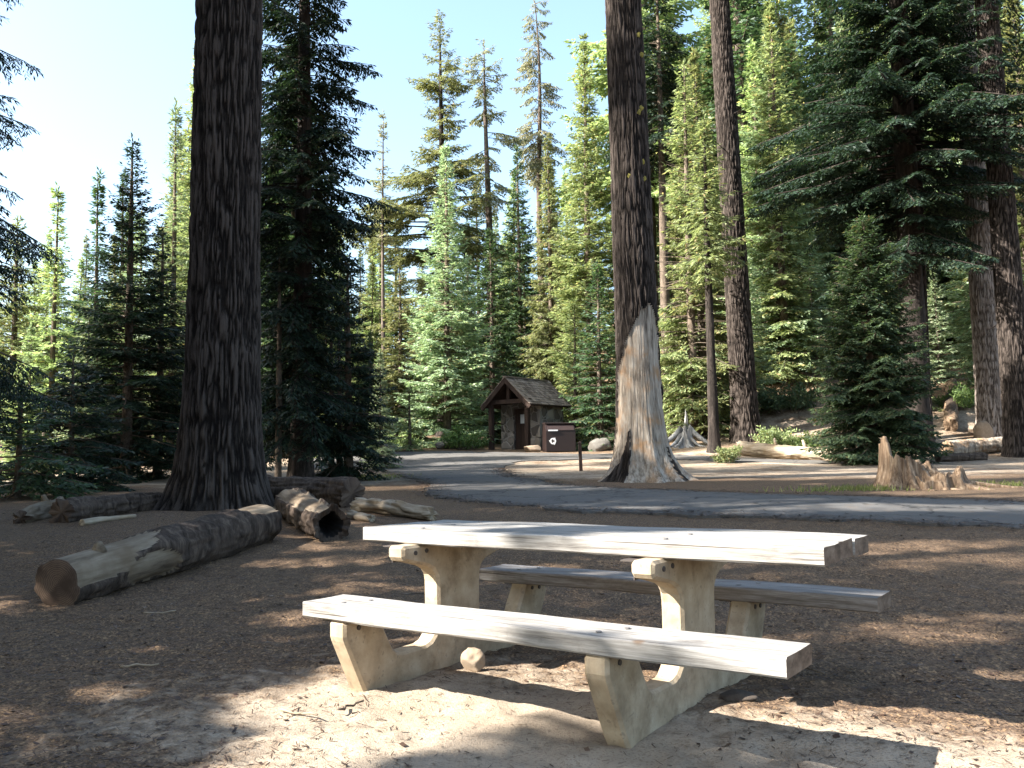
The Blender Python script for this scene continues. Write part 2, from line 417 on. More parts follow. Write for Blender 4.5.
def sheet(name, poly, mat, lift=.05, step=.5, jit=.06, seed=1):
    """a paved sheet laid over the terrain, with a skirt into the ground"""
    rnd = random.Random(seed); pts = []
    for i, p in enumerate(poly):
        q = poly[(i + 1) % len(poly)]; L = math.hypot(q[0] - p[0], q[1] - p[1]); n = max(1, int(L / .35))
        for k in range(n):
            f = k / n; pts.append((p[0] + (q[0] - p[0]) * f + rnd.uniform(-jit, jit), p[1] + (q[1] - p[1]) * f + rnd.uniform(-jit, jit)))
    bm = bmesh.new(); bm.faces.new([bm.verts.new((x, y, 0)) for x, y in pts])
    x0, x1 = min(p[0] for p in pts), max(p[0] for p in pts); y0, y1 = min(p[1] for p in pts), max(p[1] for p in pts)
    for ax, a0, a1 in ((0, x0, x1), (1, y0, y1)):
        c = a0 + step
        while c < a1:
            no = (1, 0, 0) if ax == 0 else (0, 1, 0)
            bmesh.ops.bisect_plane(bm, geom=bm.verts[:] + bm.edges[:] + bm.faces[:], plane_co=[c * k for k in no], plane_no=no); c += step
    be = [e for e in bm.edges if len(e.link_faces) == 1]
    r = bmesh.ops.extrude_edge_only(bm, edges=be); low = {g for g in r['geom'] if isinstance(g, bmesh.types.BMVert)}
    for vv in bm.verts: vv.co.z = gz(vv.co.x, vv.co.y) + (lift if vv not in low else -.12)
    bmesh.ops.recalc_face_normals(bm, faces=bm.faces[:])
    me = bpy.data.meshes.new(name); bm.to_mesh(me); bm.free(); me.materials.append(mat)
    for p in me.polygons: p.use_smooth = False
    return obj(name, me)


road_px = [(1180, 541), (1024, 529), (900, 524), (760, 519), (640, 514), (560, 512), (470, 503), (425, 495), (432, 487), (405, 477), (365, 470), (315, 470), (300, 461), (345, 454), (440, 452),
           (520, 453), (610, 454.5), (700, 457), (860, 462), (860, 464.5), (700, 461), (610, 459), (520, 462), (500, 468), (515, 478), (560, 486), (640, 490), (740, 494), (900, 499), (1024, 503.5), (1180, 510)]
tag(sheet('road', [gp(*p) for p in road_px], M['asphalt'], .03, .5, .16), kind='structure')

# ------------------------------------------------------------------ picnic table
tb = thing('picnic_table', 'weathered plank picnic table with attached benches on tan concrete legs', 'picnic table', (TX, TY, 0), rz=TYAW)


def plank(name, x0, x1, y0, y1, z0, z1, parent, seed, mats, cup=.002):
    rnd = random.Random(seed); n = 24; W = y1 - y0; hgt = z1 - z0; b = .008
    prof = [(0, b), (b, 0), (W - b, 0), (W, b), (W, hgt - b), (W - b * .4, hgt - b * .3), (W - b, hgt), (W * .66, hgt - cup), (W * .33, hgt - cup), (b, hgt), (b * .4, hgt - b * .3), (0, hgt - b)]
    k = len(prof); V = []; Fc = []; mi = []
    ph = rnd.uniform(0, 6)
    for i in range(n + 1):
        x = x0 + (x1 - x0) * i / n; wob = .0025 * math.sin(i * .55 + ph); sh = .9925 if i in (0, n) else 1
        for y, z in prof:
            V.append((x, y0 + W / 2 + (y - W / 2) * sh + rnd.uniform(-.0012, .0012), z0 + hgt / 2 + (z - hgt / 2) * sh + wob + rnd.uniform(-.001, .001)))
    for i in range(n):
        for j in range(k): Fc.append((i * k + j, i * k + (j + 1) % k, (i + 1) * k + (j + 1) % k, (i + 1) * k + j)); mi.append(0)
    Fc.append(tuple(range(k))); Fc.append(tuple(n * k + j for j in range(k))[::-1]); mi += [1, 1]
    me = mesh_np(name, V, Fc, mats, mi)
    bm = bmesh.new(); bm.from_mesh(me); bmesh.ops.recalc_face_normals(bm, faces=bm.faces[:]); bm.to_mesh(me); bm.free()
    return obj(name, me, parent)


HL, TT = 1.2614, .0772
pm = [M['plank'], M['plank_end']]
top = thing('tabletop', None, None); top.parent = tb
ys = [-.364, -.119, .119, .364]
for i in range(3):
    plank('plank', -HL + (.0, .008, -.004)[i], HL - (.0, .012, .004)[i], ys[i] + .004, ys[i + 1] - .004, .76 - TT + (.0, .0015, -.001)[i], .76, top, i + 3, pm)
def bolt(parent, a, b, mat, r=.013):
    mb = MB(); mb.tube([a, b], r, 8); mb.build('bolt', mat, parent)


for xb in (-.92, .525):
    for yb in (-.25, 0.02, .27): bolt(top, (xb, yb, .7565), (xb, yb, .7625), M['bolt'])
for sgn, s_ in ((-1, .068), (1, .015)):
    b_ = thing('bench', None, None); b_.parent = tb
    yc = sgn * .7617
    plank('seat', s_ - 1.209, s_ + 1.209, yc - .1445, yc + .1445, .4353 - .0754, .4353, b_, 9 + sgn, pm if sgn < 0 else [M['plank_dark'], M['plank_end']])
    for xb in (-.91, .525):
        for yb in (-.06, .065): bolt(b_, (xb + yb * .5, yc + yb, .4335), (xb + yb * .5, yc + yb, .4385), M['bolt'])

HALF = [(-.135, .683)]
def leg_profile():
    L = [(-.46, .681), (-.475, .668), (-.475, .625), (-.46, .605), (-.33, .575), (-.27, .560), (-.225, .538), (-.197, .505), (-.188, .465), (-.186, .30), (-.192, .235), (-.212, .19), (-.245, .16), (-.29, .147),
         (-.47, .143), (-.515, .150), (-.545, .175), (-.655, .358), (-.88, .358), (-.893, .345), (-.893, .285), (-.885, .262), (-.752, .0), (-.722, -.045), (-.70, -.10)]
    Rr = [(-y, z) for y, z in L[::-1]]
    return L + Rr


def make_leg(x0):
    pr = leg_profile(); n = len(pr); th = .112; c = .014
    # inset outline for the chamfered arris
    P = [Vector(p) for p in pr]; ins = []
    for i in range(n):
        a, b, d = P[i - 1], P[i], P[(i + 1) % n]
        e1, e2 = (b - a).normalized(), (d - b).normalized()
        n1, n2 = Vector((-e1.y, e1.x)), Vector((-e2.y, e2.x)); m_ = (n1 + n2)
        m_ = m_.normalized() if m_.length > 1e-6 else n1
        ins.append(b + m_ * min(c / max(m_.dot(n1), .5), c * 1.6))
    area = sum(P[i].x * P[(i + 1) % n].y - P[(i + 1) % n].x * P[i].y for i in range(n))
    if area < 0: ins = [2 * P[i] - ins[i] for i in range(n)]
    bm = bmesh.new(); rings = []
    for x, src in ((-th / 2, ins), (-th / 2 + c, P), (th / 2 - c, P), (th / 2, ins)):
        rings.append([bm.verts.new((x0 + x, p.x, p.y)) for p in src])
    for a, b in zip(rings, rings[1:]):
        for i in range(n): bm.faces.new((a[i], a[(i + 1) % n], b[(i + 1) % n], b[i]))
    f1 = bm.faces.new(rings[0]); f2 = bm.faces.new(rings[-1]); bm.normal_update()
    bmesh.ops.triangulate(bm, faces=[f1, f2]); bmesh.ops.recalc_face_normals(bm, faces=bm.faces[:])
    me = bpy.data.meshes.new('leg'); bm.to_mesh(me); bm.free(); me.materials.append(M['concrete'])
    o = obj('leg', me, tb)
    for y0, y1, z in ((-.86, -.68, .355), (.68, .86, .355), (-.43, -.20, .678), (.20, .43, .678)):
        br = MB(); xa, xb, za = x0 - th / 2 - .003, x0 - th / 2 - .009, z - .088
        pr2 = [(xa, za), (xa, z - .003), (xa - .07, z - .003), (xa - .07, z - .009), (xb, z - .009), (xb, za)]; n6 = 6
        br.add([(p[0], y0, p[1]) for p in pr2] + [(p[0], y1, p[1]) for p in pr2], [tuple(range(6)), tuple(range(11, 5, -1))] + [(q, (q + 1) % 6, 6 + (q + 1) % 6, 6 + q) for q in range(6)])
        br.build('bracket', M['steel'], o)
    for y, z in ((-.80, .32), (-.72, .325), (.72, .325), (.80, .32), (-.38, .64), (-.29, .645), (.38, .64), (.29, .645)):
        bolt(o, (x0 + th / 2 - .002, y, z), (x0 + th / 2 + .006, y, z), M['steel'], .012)


make_leg(-.915); make_leg(.517)

# ------------------------------------------------------------------ foliage
def rot_about(v, ax, ang):
    c, s = np.cos(ang)[..., None], np.sin(ang)[..., None]
    return v * c + np.cross(ax, v) * s + ax * (np.sum(ax * v, -1)[..., None]) * (1 - c)


def norm(v): return v / np.maximum(np.linalg.norm(v, axis=-1, keepdims=True), 1e-9)


def conifer(seed, H, cb, RR, dz=.32, nb=5, e_top=50, e_bot=-5, droop=.25, up=.12, gap=.08, tsp=.13, tl=.42, esp=.075, el=.15, ew=.032, hang=.15,
            pexp=.85, low=.2, clump=0.0, lit=None, limb_lo=None, wood=.6, jit=.35, tmax=.75, origin=None):
    """needle sprays (one rhombus per twiglet) and the limbs that carry them; returns (quads Nx4x3, limb list)"""
    g = np.random.default_rng(seed); Q = []; limbs = []
    z = cb
    while z < H - .15:
        t = (z - cb) / (H - cb)
        prof = (1 - t) ** pexp * min(1.0, low + (1 - low) * t / .18)
        cl = 1.0 if not clump else (1 - clump) + clump * 1.6 * float(vnoise(z * .55, seed * 3.1, 0, 3))
        for k in range(nb):
            if g.random() < gap: continue
            az = 2 * math.pi * (k / nb) + g.uniform(-.6, .6) + z * 2.4
            sec = 1.0 if not clump else .65 + .7 * float(vnoise(z * .35, math.cos(az) * 1.2 + 7, math.sin(az) * 1.2, seed))
            L = max(RR * prof * cl * sec * g.uniform(.72, 1.12), .16); el_ = R(e_bot + (e_top - e_bot) * t ** 1.3 + g.uniform(-7, 7))
            fw = np.array((math.cos(az), math.sin(az), 0.0)); sd = np.array((-math.sin(az), math.cos(az), 0.0))
            bz = z + g.uniform(-.5, .5) * dz; dr = droop * g.uniform(.7, 1.3)
            curl = g.uniform(-.12, .12)
            def pt(s):
                s = np.asarray(s)[..., None]
                return fw * (L * s * math.cos(el_)) + sd * (L * curl * s * s) + np.array((0, 0, 1.0)) * (bz + L * (math.sin(el_) * s - dr * s ** 2 + up * s ** 4))
            limbs.append((pt(np.array((0, .35, .7, .95))), (.012 + .017 * L) * wood))
            n = max(3, int(L / tsp)); s = (np.arange(n) + g.uniform(.2, .8)) / n
            s = s[s > (.10 if L < 1 else .22 * g.uniform(.6, 1.4))]
            s = np.concatenate([s, s]); side = np.concatenate([np.ones(len(s) // 2), -np.ones(len(s) // 2)])
            if len(s) == 0: continue
            P0 = pt(s); T = norm(pt(np.minimum(s + .03, 1.03)) - P0)
            lt = np.clip(L * tl * (1.05 - s) ** .8 * g.uniform(.7, 1.2, len(s)), .10, tmax)
            ang = R(58) * g.uniform(.75, 1.15, len(s))
            D = norm(T * np.cos(ang)[:, None] + (sd * side[:, None]) * np.sin(ang)[:, None] + np.array((0, 0, -hang * 1.3)) + g.normal(0, .09, (len(s), 3)))
            P0 = np.concatenate([P0, pt(np.array((.93,)))]); D = np.concatenate([D, norm(pt(np.array((1.,))) - pt(np.array((.9,))))]); lt = np.append(lt, max(.12 * L, .12))
            cnt = np.maximum(1, (lt / esp).astype(int)); idx = np.repeat(np.arange(len(lt)), cnt)
            off = np.arange(len(idx)) - np.repeat(np.cumsum(cnt) - cnt, cnt)
            f = (off + .5) / cnt[idx]
            B = P0[idx] + D[idx] * (lt[idx] * f)[:, None] + np.array((0, 0, -1.0)) * (hang * .8 * lt[idx] * f * f)[:, None]
            upv = np.array((0, 0, 1.0)); S = norm(np.cross(D[idx], upv))
            for sg in (1, -1):
                a2 = R(42) * g.uniform(.5, 1.3, len(idx))
                E = norm(D[idx] * np.cos(a2)[:, None] + S * (sg * np.sin(a2))[:, None] + np.array((0, 0, -hang)) + g.normal(0, .18, (len(idx), 3)))
                ln = el * g.uniform(.65, 1.3, len(idx)) * (1.1 - .35 * f)
                N = norm(upv + g.normal(0, jit, (len(idx), 3))); W = norm(np.cross(E, N)) * (ew * g.uniform(.7, 1.25, len(idx)))[:, None] * .5
                tip = B + E * ln[:, None]; mid = B + E * (ln * .45)[:, None]
                Q.append(np.stack([B, mid + W, tip, mid - W], 1))
        z += dz * g.uniform(.75, 1.25)
    # leader
    nl = 14; zz = np.linspace(H - .7, H, nl); a = g.uniform(0, 6.28, nl)
    B = np.stack([0 * zz, 0 * zz, zz], 1); E = norm(np.stack([np.cos(a) * .6, np.sin(a) * .6, np.ones(nl)], 1)); W = norm(np.cross(E, g.normal(0, 1, (nl, 3)))) * ew * .5
    Q.append(np.stack([B, B + E * el * .4 + W, B + E * el * .9, B + E * el * .4 - W], 1))
    Q = np.concatenate(Q)
    if lit is not None:
        Q = Q[lit(Q.mean(1) + np.asarray(origin), g)]
        limbs = [l for l in limbs if lit(np.linspace(l[0][0], l[0][-1], 12) + np.asarray(origin), g, True).all()]
    return Q, limbs


def leaf_mesh(Q, mat, name='crown'):
    n = len(Q)
    return mesh_np(name, Q.reshape(-1, 3), np.arange(n * 4).reshape(n, 4), [mat])


def trunk_mesh(seed, H, r0, mat, limbs=(), bend=.0, flare=.5, nth=14, taper=.75, stub=0, limb_keep=1.0):
    g = np.random.default_rng(seed + 1000); nz = max(14, int(H * 1.6))
    zz = np.concatenate([np.array((-.35, -.1, 0, .1, .22, .4, .7)), np.linspace(1.1, H, nz)])
    th = np.linspace(0, 2 * math.pi, nth, endpoint=False)
    rz = r0 * (1 - np.clip(zz / H, 0, 1)) ** taper + .012
    fl = 1 + flare * np.exp(-np.maximum(zz, 0) / (r0 * 1.6))
    lob = 1 + .22 * flare * np.exp(-np.maximum(zz, 0) / (r0 * 2))[:, None] * np.sin(th * 5 + seed)[None, :]
    nn = 1 + .12 * (vnoise(np.cos(th)[None] * 2.2, np.sin(th)[None] * 2.2, zz[:, None] * 1.3, seed) - .5)
    rr = (rz * fl)[:, None] * lob * nn
    bx = bend * np.sin(zz * .23 + seed) * zz / H; by = bend * np.cos(zz * .19 + seed * 2) * zz / H
    V = np.stack([rr * np.cos(th) + bx[:, None], rr * np.sin(th) + by[:, None], np.broadcast_to(zz[:, None], rr.shape)], -1).reshape(-1, 3)
    nr = len(zz); i = np.arange(nr - 1)[:, None] * nth; j = np.arange(nth)[None]; j2 = (j + 1) % nth
    Fq = np.stack([(i + j), (i + j2), (i + nth + j2), (i + nth + j)], -1).reshape(-1, 4)
    Vs = [V]; Fs = [Fq]; base = len(V)
    LB = list(limbs)
    for _ in range(stub):                                   # dead stubs below the crown
        a = g.uniform(0, 6.28); z = g.uniform(.12, .75) * H; L = g.uniform(.25, .9)
        d = np.array((math.cos(a), math.sin(a), g.uniform(-.35, .2)))
        LB.append((np.stack([d * s * L + np.array((0, 0, z)) for s in (0, .4, .75, 1)]), .016))
    for pts, r in LB:
        if g.random() > limb_keep: continue
        n = len(pts); T = norm(np.gradient(pts, axis=0)); A = norm(np.cross(T, np.array((0.01, 0.02, 1.0)))); Bb = np.cross(T, A)
        rad = r * np.linspace(1, .25, n)
        ring = np.stack([pts + (A * math.cos(q) + Bb * math.sin(q)) * rad[:, None] for q in (0, 2.094, 4.189)], 1)
        Vs.append(ring.reshape(-1, 3)); i = np.arange(n - 1)[:, None] * 3; j = np.arange(3)[None]; j2 = (j + 1) % 3
        Fs.append(base + np.stack([i + j, i + j2, i + 3 + j2, i + 3 + j], -1).reshape(-1, 4)); base += n * 3
    me = mesh_np('trunk', np.concatenate(Vs), np.concatenate(Fs), [mat]); me.polygons.foreach_set('use_smooth', np.ones(len(me.polygons), bool))
    return me


# wanted sun patches: needles standing in their light are cut from the crowns
def poly_in(P, x, y):
    c = np.zeros(len(x), bool); n = len(P)
    for i in range(n):
        (x0, y0), (x1, y1) = P[i], P[i - 1]
        hit = ((y0 > y) != (y1 > y)) & (x < (x1 - x0) * (y - y0) / (y1 - y0 + 1e-12) + x0)
        c ^= hit
    return c


def grow(P, k):
    cx, cy = sum(p[0] for p in P) / len(P), sum(p[1] for p in P) / len(P)
    return [(cx + (x - cx) * k, cy + (y - cy) * k) for x, y in P]


def lit_poly(px, z=0.0):
    return [(X - SUNV[0] * z, Y - SUNV[1] * z) for X, Y in (gp(a, b, z if z else None) for a, b in px)]


LIT = [lit_poly([(190, 775), (245, 738), (212, 722), (215, 697), (300, 683), (335, 664), (395, 640), (500, 628), (600, 640), (612, 700), (590, 716), (540, 727), (480, 742), (425, 762), (380, 830), (180, 830)]),
       lit_poly([(735, 712), (740, 690), (780, 668), (1024, 668), (1180, 690), (1180, 900), (960, 900), (860, 800), (790, 740)]),
       lit_poly([(364, 527), (364, 549), (450, 556), (575, 556), (575, 540), (470, 532)], .74),
       lit_poly([(640, 545), (690, 534), (760, 535), (866, 541), (826, 575), (640, 562)], .74),
       lit_poly([(296, 600), (345, 590), (480, 603), (545, 614), (535, 636), (420, 632), (296, 622)], .42),
       lit_poly([(680, 652), (720, 628), (830, 640), (795, 685)], .42)]
SOFT = [lit_poly([(205, 510), (278, 503), (280, 532), (220, 532)], .6), lit_poly([(262, 500), (330, 500), (330, 530), (262, 530)], .55), lit_poly([(230, 622), (345, 600), (345, 640), (240, 640)]), lit_poly([(60, 680), (170, 668), (190, 690), (90, 704)]), lit_poly([(880, 545), (1024, 540), (1040, 560), (900, 566)]), lit_poly([(600, 600), (720, 604), (720, 625), (610, 625)]), lit_poly([(-40, 700), (60, 712), (110, 735), (20, 768), (-60, 770)]), lit_poly([(230, 600), (340, 588), (330, 615), (250, 625)]), lit_poly([(0, 585), (110, 590), (110, 606), (0, 612)]),
        lit_poly([(130, 648), (200, 640), (200, 656), (130, 664)]), lit_poly([(880, 615), (990, 618), (990, 645), (900, 650)]), lit_poly([(700, 652), (560, 640), (560, 610), (700, 620)], .42),
        lit_poly([(240, 560), (330, 552), (330, 566), (250, 572)])]
STREAK = [lit_poly(p) for p in ([(735, 512), (1120, 518), (1120, 506), (900, 505), (735, 505)], [(590, 479), (700, 482), (900, 478), (1120, 480), (1120, 471), (860, 467), (700, 468)], [(330, 491), (620, 493), (620, 487), (335, 486)], [(430, 466), (600, 465), (600, 461), (430, 463)],
          [(560, 470), (620, 472), (620, 467), (560, 466)], [(360, 457), (640, 458), (640, 454.5), (360, 454)], [(560, 511), (700, 513), (700, 507), (560, 506)], [(880, 496), (1100, 500), (1100, 491), (880, 489)], [(740, 464), (880, 466), (880, 461), (740, 459)], [(862, 494), (1080, 494), (1060, 476), (872, 476)], [(775, 432), (870, 430), (880, 396), (800, 392)], [(940, 445), (1060, 445), (1060, 405), (950, 400)], [(20, 600), (150, 606), (170, 594), (30, 590)], [(280, 552), (345, 556), (345, 545), (285, 540)], [(40, 524), (170, 520), (160, 512), (50, 514)])]


SOFT = [grow(P, 1.3) for P in SOFT]


def lit_filter(C, g, hard=False):
    zt = 0.0
    for _ in range(3):                                       # follow the ray to the ground's own height
        h = C[:, 2] - zt; x = C[:, 0] - SUNV[0] * h; y = C[:, 1] - SUNV[1] * h; zt = terr0(x, y)
    jx, jy = x + g.normal(0, .05, len(x)), y + g.normal(0, .05, len(x))
    keep = np.ones(len(x), bool)
    for P in LIT: keep &= ~poly_in(P, jx, jy)
    if hard: return keep
    for P in SOFT: keep &= ~(poly_in(P, x + g.normal(0, .12, len(x)), y + g.normal(0, .12, len(x))) & (g.random(len(x)) < .93))
    far = y > 9
    for P in STREAK: keep &= ~(far & poly_in(P, x + g.normal(0, .12, len(x)), y + g.normal(0, .10, len(x))) & (g.random(len(x)) < .985))
    fl = fbm(x * .45, y * 1.05, 0, 77, 2)
    keep &= ~((fl > .572) & (g.random(len(x)) < .9))
    return keep


def at_px(px, d):
    return (px - 512) / F * d, d


TREE_N = [0]


def tree(name, label, x, y, crown, trunk, group=None, rz=None, tilt=(0, 0), scale=1.0, sink=.05, cat='tree'):
    """an Empty at the foot that parents trunk and crown"""
    TREE_N[0] += 1
    o = thing(name, label, cat, (x, y, gz(x, y) - sink), group, random.Random(TREE_N[0]).uniform(0, 6.28) if rz is None else rz, tilt)
    o.scale = (scale,) * 3 if not hasattr(scale, '__len__') else scale
    if trunk is not None: obj('trunk', trunk, o)
    if crown is not None: obj('crown', crown, o)
    return o


def lean(px0, y0, px1, y1, d):
    """sideways lean that takes a trunk from px0 at row y0 to px1 at row y1 (upright trunks already converge a little)"""
    dx = (px1 - px0) / F * d; dz = (y0 - y1) / F * d
    conv = (512 - px0) / (F / PIT) * (y0 - y1) / F * d + ROLL * dz
    return math.atan2(dx - conv, dz)


# ---- big trunks with furrowed bark, modelled
def set_plate(me, pl):
    me.attributes.new('plate', 'FLOAT', 'POINT').data.foreach_set('value', np.clip(pl, 0, 1).astype(np.float32)); return me


def big_trunk(seed, H, rfun, nth, zs, amp, lobes, fl_amp, fl_h, cell=.062, zst=.17, bare=None):
    th = np.linspace(0, 2 * math.pi, nth, endpoint=False); zz = zs
    r = rfun(zz)[:, None] * np.ones(nth)[None]
    lob = np.zeros(nth)
    for a, w, m_ in lobes: lob += m_ * np.exp(-((np.angle(np.exp(1j * (th - a)))) / w) ** 2)
    zp = np.maximum(zz, 0)
    r = r + fl_amp * np.exp(-zp / fl_h)[:, None] * (.45 + lob[None])
    r = r + fl_amp * .35 * np.exp(-zp / (fl_h * 2.6))[:, None] * lob[None]
    r0 = rfun(np.array((1.5,)))[0]
    u, v, w = np.cos(th)[None] * r0 / cell, np.sin(th)[None] * r0 / cell, zz[:, None] / cell * zst
    w1 = fbm(u * .35, v * .35, w * .9, seed, 3) * 1.9
    n1 = vnoise(u + w1, v - w1, w, seed + 1); rid = 1 - np.abs(2 * n1 - 1)
    n2 = vnoise(u * 2.3, v * 2.3, w * 3.4, seed + 2); brk = vnoise(u * .8, v * .8, w * 3.2, seed + 8)
    rid = np.maximum(rid, smooth(.74, .86, brk) * .85); plate = 1 - rid ** 2.2 + .45 * (n2 - .5)
    d = amp * (1.1 - 1.9 * rid ** 2.2 + .45 * (n2 - .5)) + amp * .7 * (fbm(u * .3, v * .3, w * .5, seed + 5, 2) - .5)
    mask = None
    if bare is not None:
        mask = bare(th[None] + 0 * zz[:, None], zz[:, None] + 0 * th[None])
        e = smooth(-.02, .05, mask)
        dw = .018 * (fbm(u * .9, v * .9, w * .35, seed + 9, 3) - .5) * 2
        d = d * (1 - e) + (dw - .05) * e
    r = r + d
    V = np.stack([r * np.cos(th), r * np.sin(th), np.broadcast_to(zz[:, None], r.shape)], -1)
    nr = len(zz); i = np.arange(nr - 1)[:, None] * nth; j = np.arange(nth)[None]; j2 = (j + 1) % nth
    Fq = np.stack([(i + j), (i + j2), (i + nth + j2), (i + nth + j)], -1).reshape(-1, 4)
    return V.reshape(-1, 3), Fq, (None if mask is None else mask.reshape(-1)), np.broadcast_to(plate, r.shape).reshape(-1)


# high crown carried far above the frame by the big trunks
HQ, HL_ = conifer(71, 34, 13.5, 3.6, .55, 5, 35, -12, .25, .1, .12, .26, .45, .16, .32, .075, .22, .6, .45, .4)
high_crown = leaf_mesh(HQ, M['dark'])
top_crown = leaf_mesh(conifer(72, 42, 21.5, 3.6, .55, 5, 35, -12, .25, .1, .12, .26, .45, .16, .32, .075, .22, .6, .45, .4)[0], M['mid'])

# 1. the big left trunk
x, y = -4.74, 14.6
T1 = thing('old_growth_fir', 'huge dark furrowed trunk standing behind the sawn log on the left', 'tree', (x, y, gz(x, y) - .1), tilt=(0, lean(222, 480, 231, 0, 14.6)))
V, Fq, _, plt = big_trunk(11, 36, lambda z: .565 - .006 * np.maximum(z, 0) + .13 * np.exp(-np.maximum(z, 0) / 1.3), 440, np.concatenate([np.arange(-.5, 9.6, .04), np.linspace(9.9, 36, 60)]), .030,
                     [(-2.7, .34, .8), (-1.75, .2, .4), (-1.2, .16, .15), (-.5, .36, .8), (.6, .4, .5), (2.0, .5, .5)], .26, .40, .036, .085)
obj('trunk', set_plate(mesh_np('trunk', V, Fq, [M['bark_plate']], None, True), plt), T1)
t1k = lit_filter(HQ.mean(1) + np.array((x, y, gz(x, y))), np.random.default_rng(3))
T1.rotation_euler = (0, T1.rotation_euler[1], 0); obj('crown', leaf_mesh(HQ[t1k], M['dark']), T1)

# 2. the trunk with its lower bark gone
def bare_fun(th, z):
    a = np.angle(np.exp(1j * (th - R(-88))))        # faces the camera
    w = np.interp(z, [0, .4, 1.6, 2.6, 3.3, 3.9, 4.15, 4.3], [2.2, 1.7, 1.55, 1.35, 1.05, .55, .25, -.1])
    c = np.interp(z, [0, 2.2, 3.2, 4.3], [0, .0, .25, .55])
    n = fbm(np.cos(th) * 3, np.sin(th) * 3, z * .9, 61, 3) - .5
    m_ = w - np.abs(a - c) + n * .75
    pl = smooth(.05, -.05, np.abs(a + .85 - .16 * z) - .30 * (1.35 - z) / 1.35 + .1 * (fbm(np.cos(th) * 6, np.sin(th) * 6, z * 2.5, 63, 3) - .5)) * smooth(1.4, 1.2, z)
    pl = np.maximum(pl, smooth(.05, -.05, np.abs(a - 1.0) - .16 * (.9 - z) / .9) * smooth(.95, .8, z))          # strip of bark left at the foot
    return m_ - pl * 3.0


x, y = at_px(641, 21.2)
T2 = thing('old_growth_fir', 'tall dark trunk with its lower bark gone, pale wood bared', 'tree', (x, y, gz(x, y) - .1), tilt=(0, lean(639, 460, 620, 0, 21.2)))
V, Fq, mk, plt = big_trunk(23, 36, lambda z: .515 - .008 * np.maximum(z, 0) + .21 * np.exp(-np.maximum(z, 0) / 1.2), 320, np.concatenate([np.arange(-.5, 13, .045), np.linspace(13.3, 36, 50)]), .026,
                      [(-2.75, .26, .9), (-2.1, .2, .4), (-1.3, .2, .45), (-.75, .2, .6), (-.15, .28, 1.0), (1.2, .5, .6), (2.4, .5, .5)], .42, .34, .040, .09, bare_fun)
fm = (mk[Fq].mean(1) > 0.0).reshape(-1, 320); seen = np.zeros(fm.shape, int); best = (0, 0); lab = 0
for i0, j0 in zip(*np.nonzero(fm)):                         # keep the one large bared patch, bark everywhere else
    if seen[i0, j0]: continue
    lab += 1; st = [(i0, j0)]; seen[i0, j0] = lab; c = 0
    while st:
        a, b = st.pop(); c += 1
        for a2, b2 in ((a + 1, b), (a - 1, b), (a, (b + 1) % 320), (a, (b - 1) % 320)):
            if 0 <= a2 < fm.shape[0] and fm[a2, b2] and not seen[a2, b2]: seen[a2, b2] = lab; st.append((a2, b2))
    best = max(best, (c, lab))
fm = (seen == best[1]).ravel()
for nm, sel, mt in (('trunk', ~fm, M['bark_plate']), ('bare_wood', fm, M['bare'])):
    Fs = Fq[sel]; used = np.unique(Fs); re = np.full(len(V), -1); re[used] = np.arange(len(used))
    o = obj(nm, set_plate(mesh_np(nm, V[used], re[Fs], [mt], None, True), plt[used]), T2)
obj('crown', high_crown, T2)
g = np.random.default_rng(5)
for (px, py) in ((634, 30), (638, 50), (637, 107), (634, 112), (638, 163), (623, 178), (640, 180)):
    d = 22.0; hz = (459 - py) / F * 21.2 + CH - gz(x, y) + .1
    az = R(-90) + math.asin(max(-.95, min(.95, ((px - np.interp(py, [0, 460], [620, 638])) / F * 21.2) / .50)))
    c = np.array((math.cos(az) * .462, math.sin(az) * .462, hz)); bm = bmesh.new(); bmesh.ops.create_icosphere(bm, subdivisions=3, radius=1)
    for v_ in bm.verts:
        q = v_.co.copy(); k_ = .1 + 1.8 * float(fbm(q.x * 3.2 + py, q.y * 2.2, q.z * 2.2, 9, 4)); v_.co = Vector((c[0] + q.x * .045 * k_, c[1] + q.y * .018 * k_, c[2] + q.z * .06 * k_))
    lme = bpy.data.meshes.new('lichen'); bm.to_mesh(lme); bm.free(); lme.materials.append(M['lichen']); obj('lichen', lme, T2)

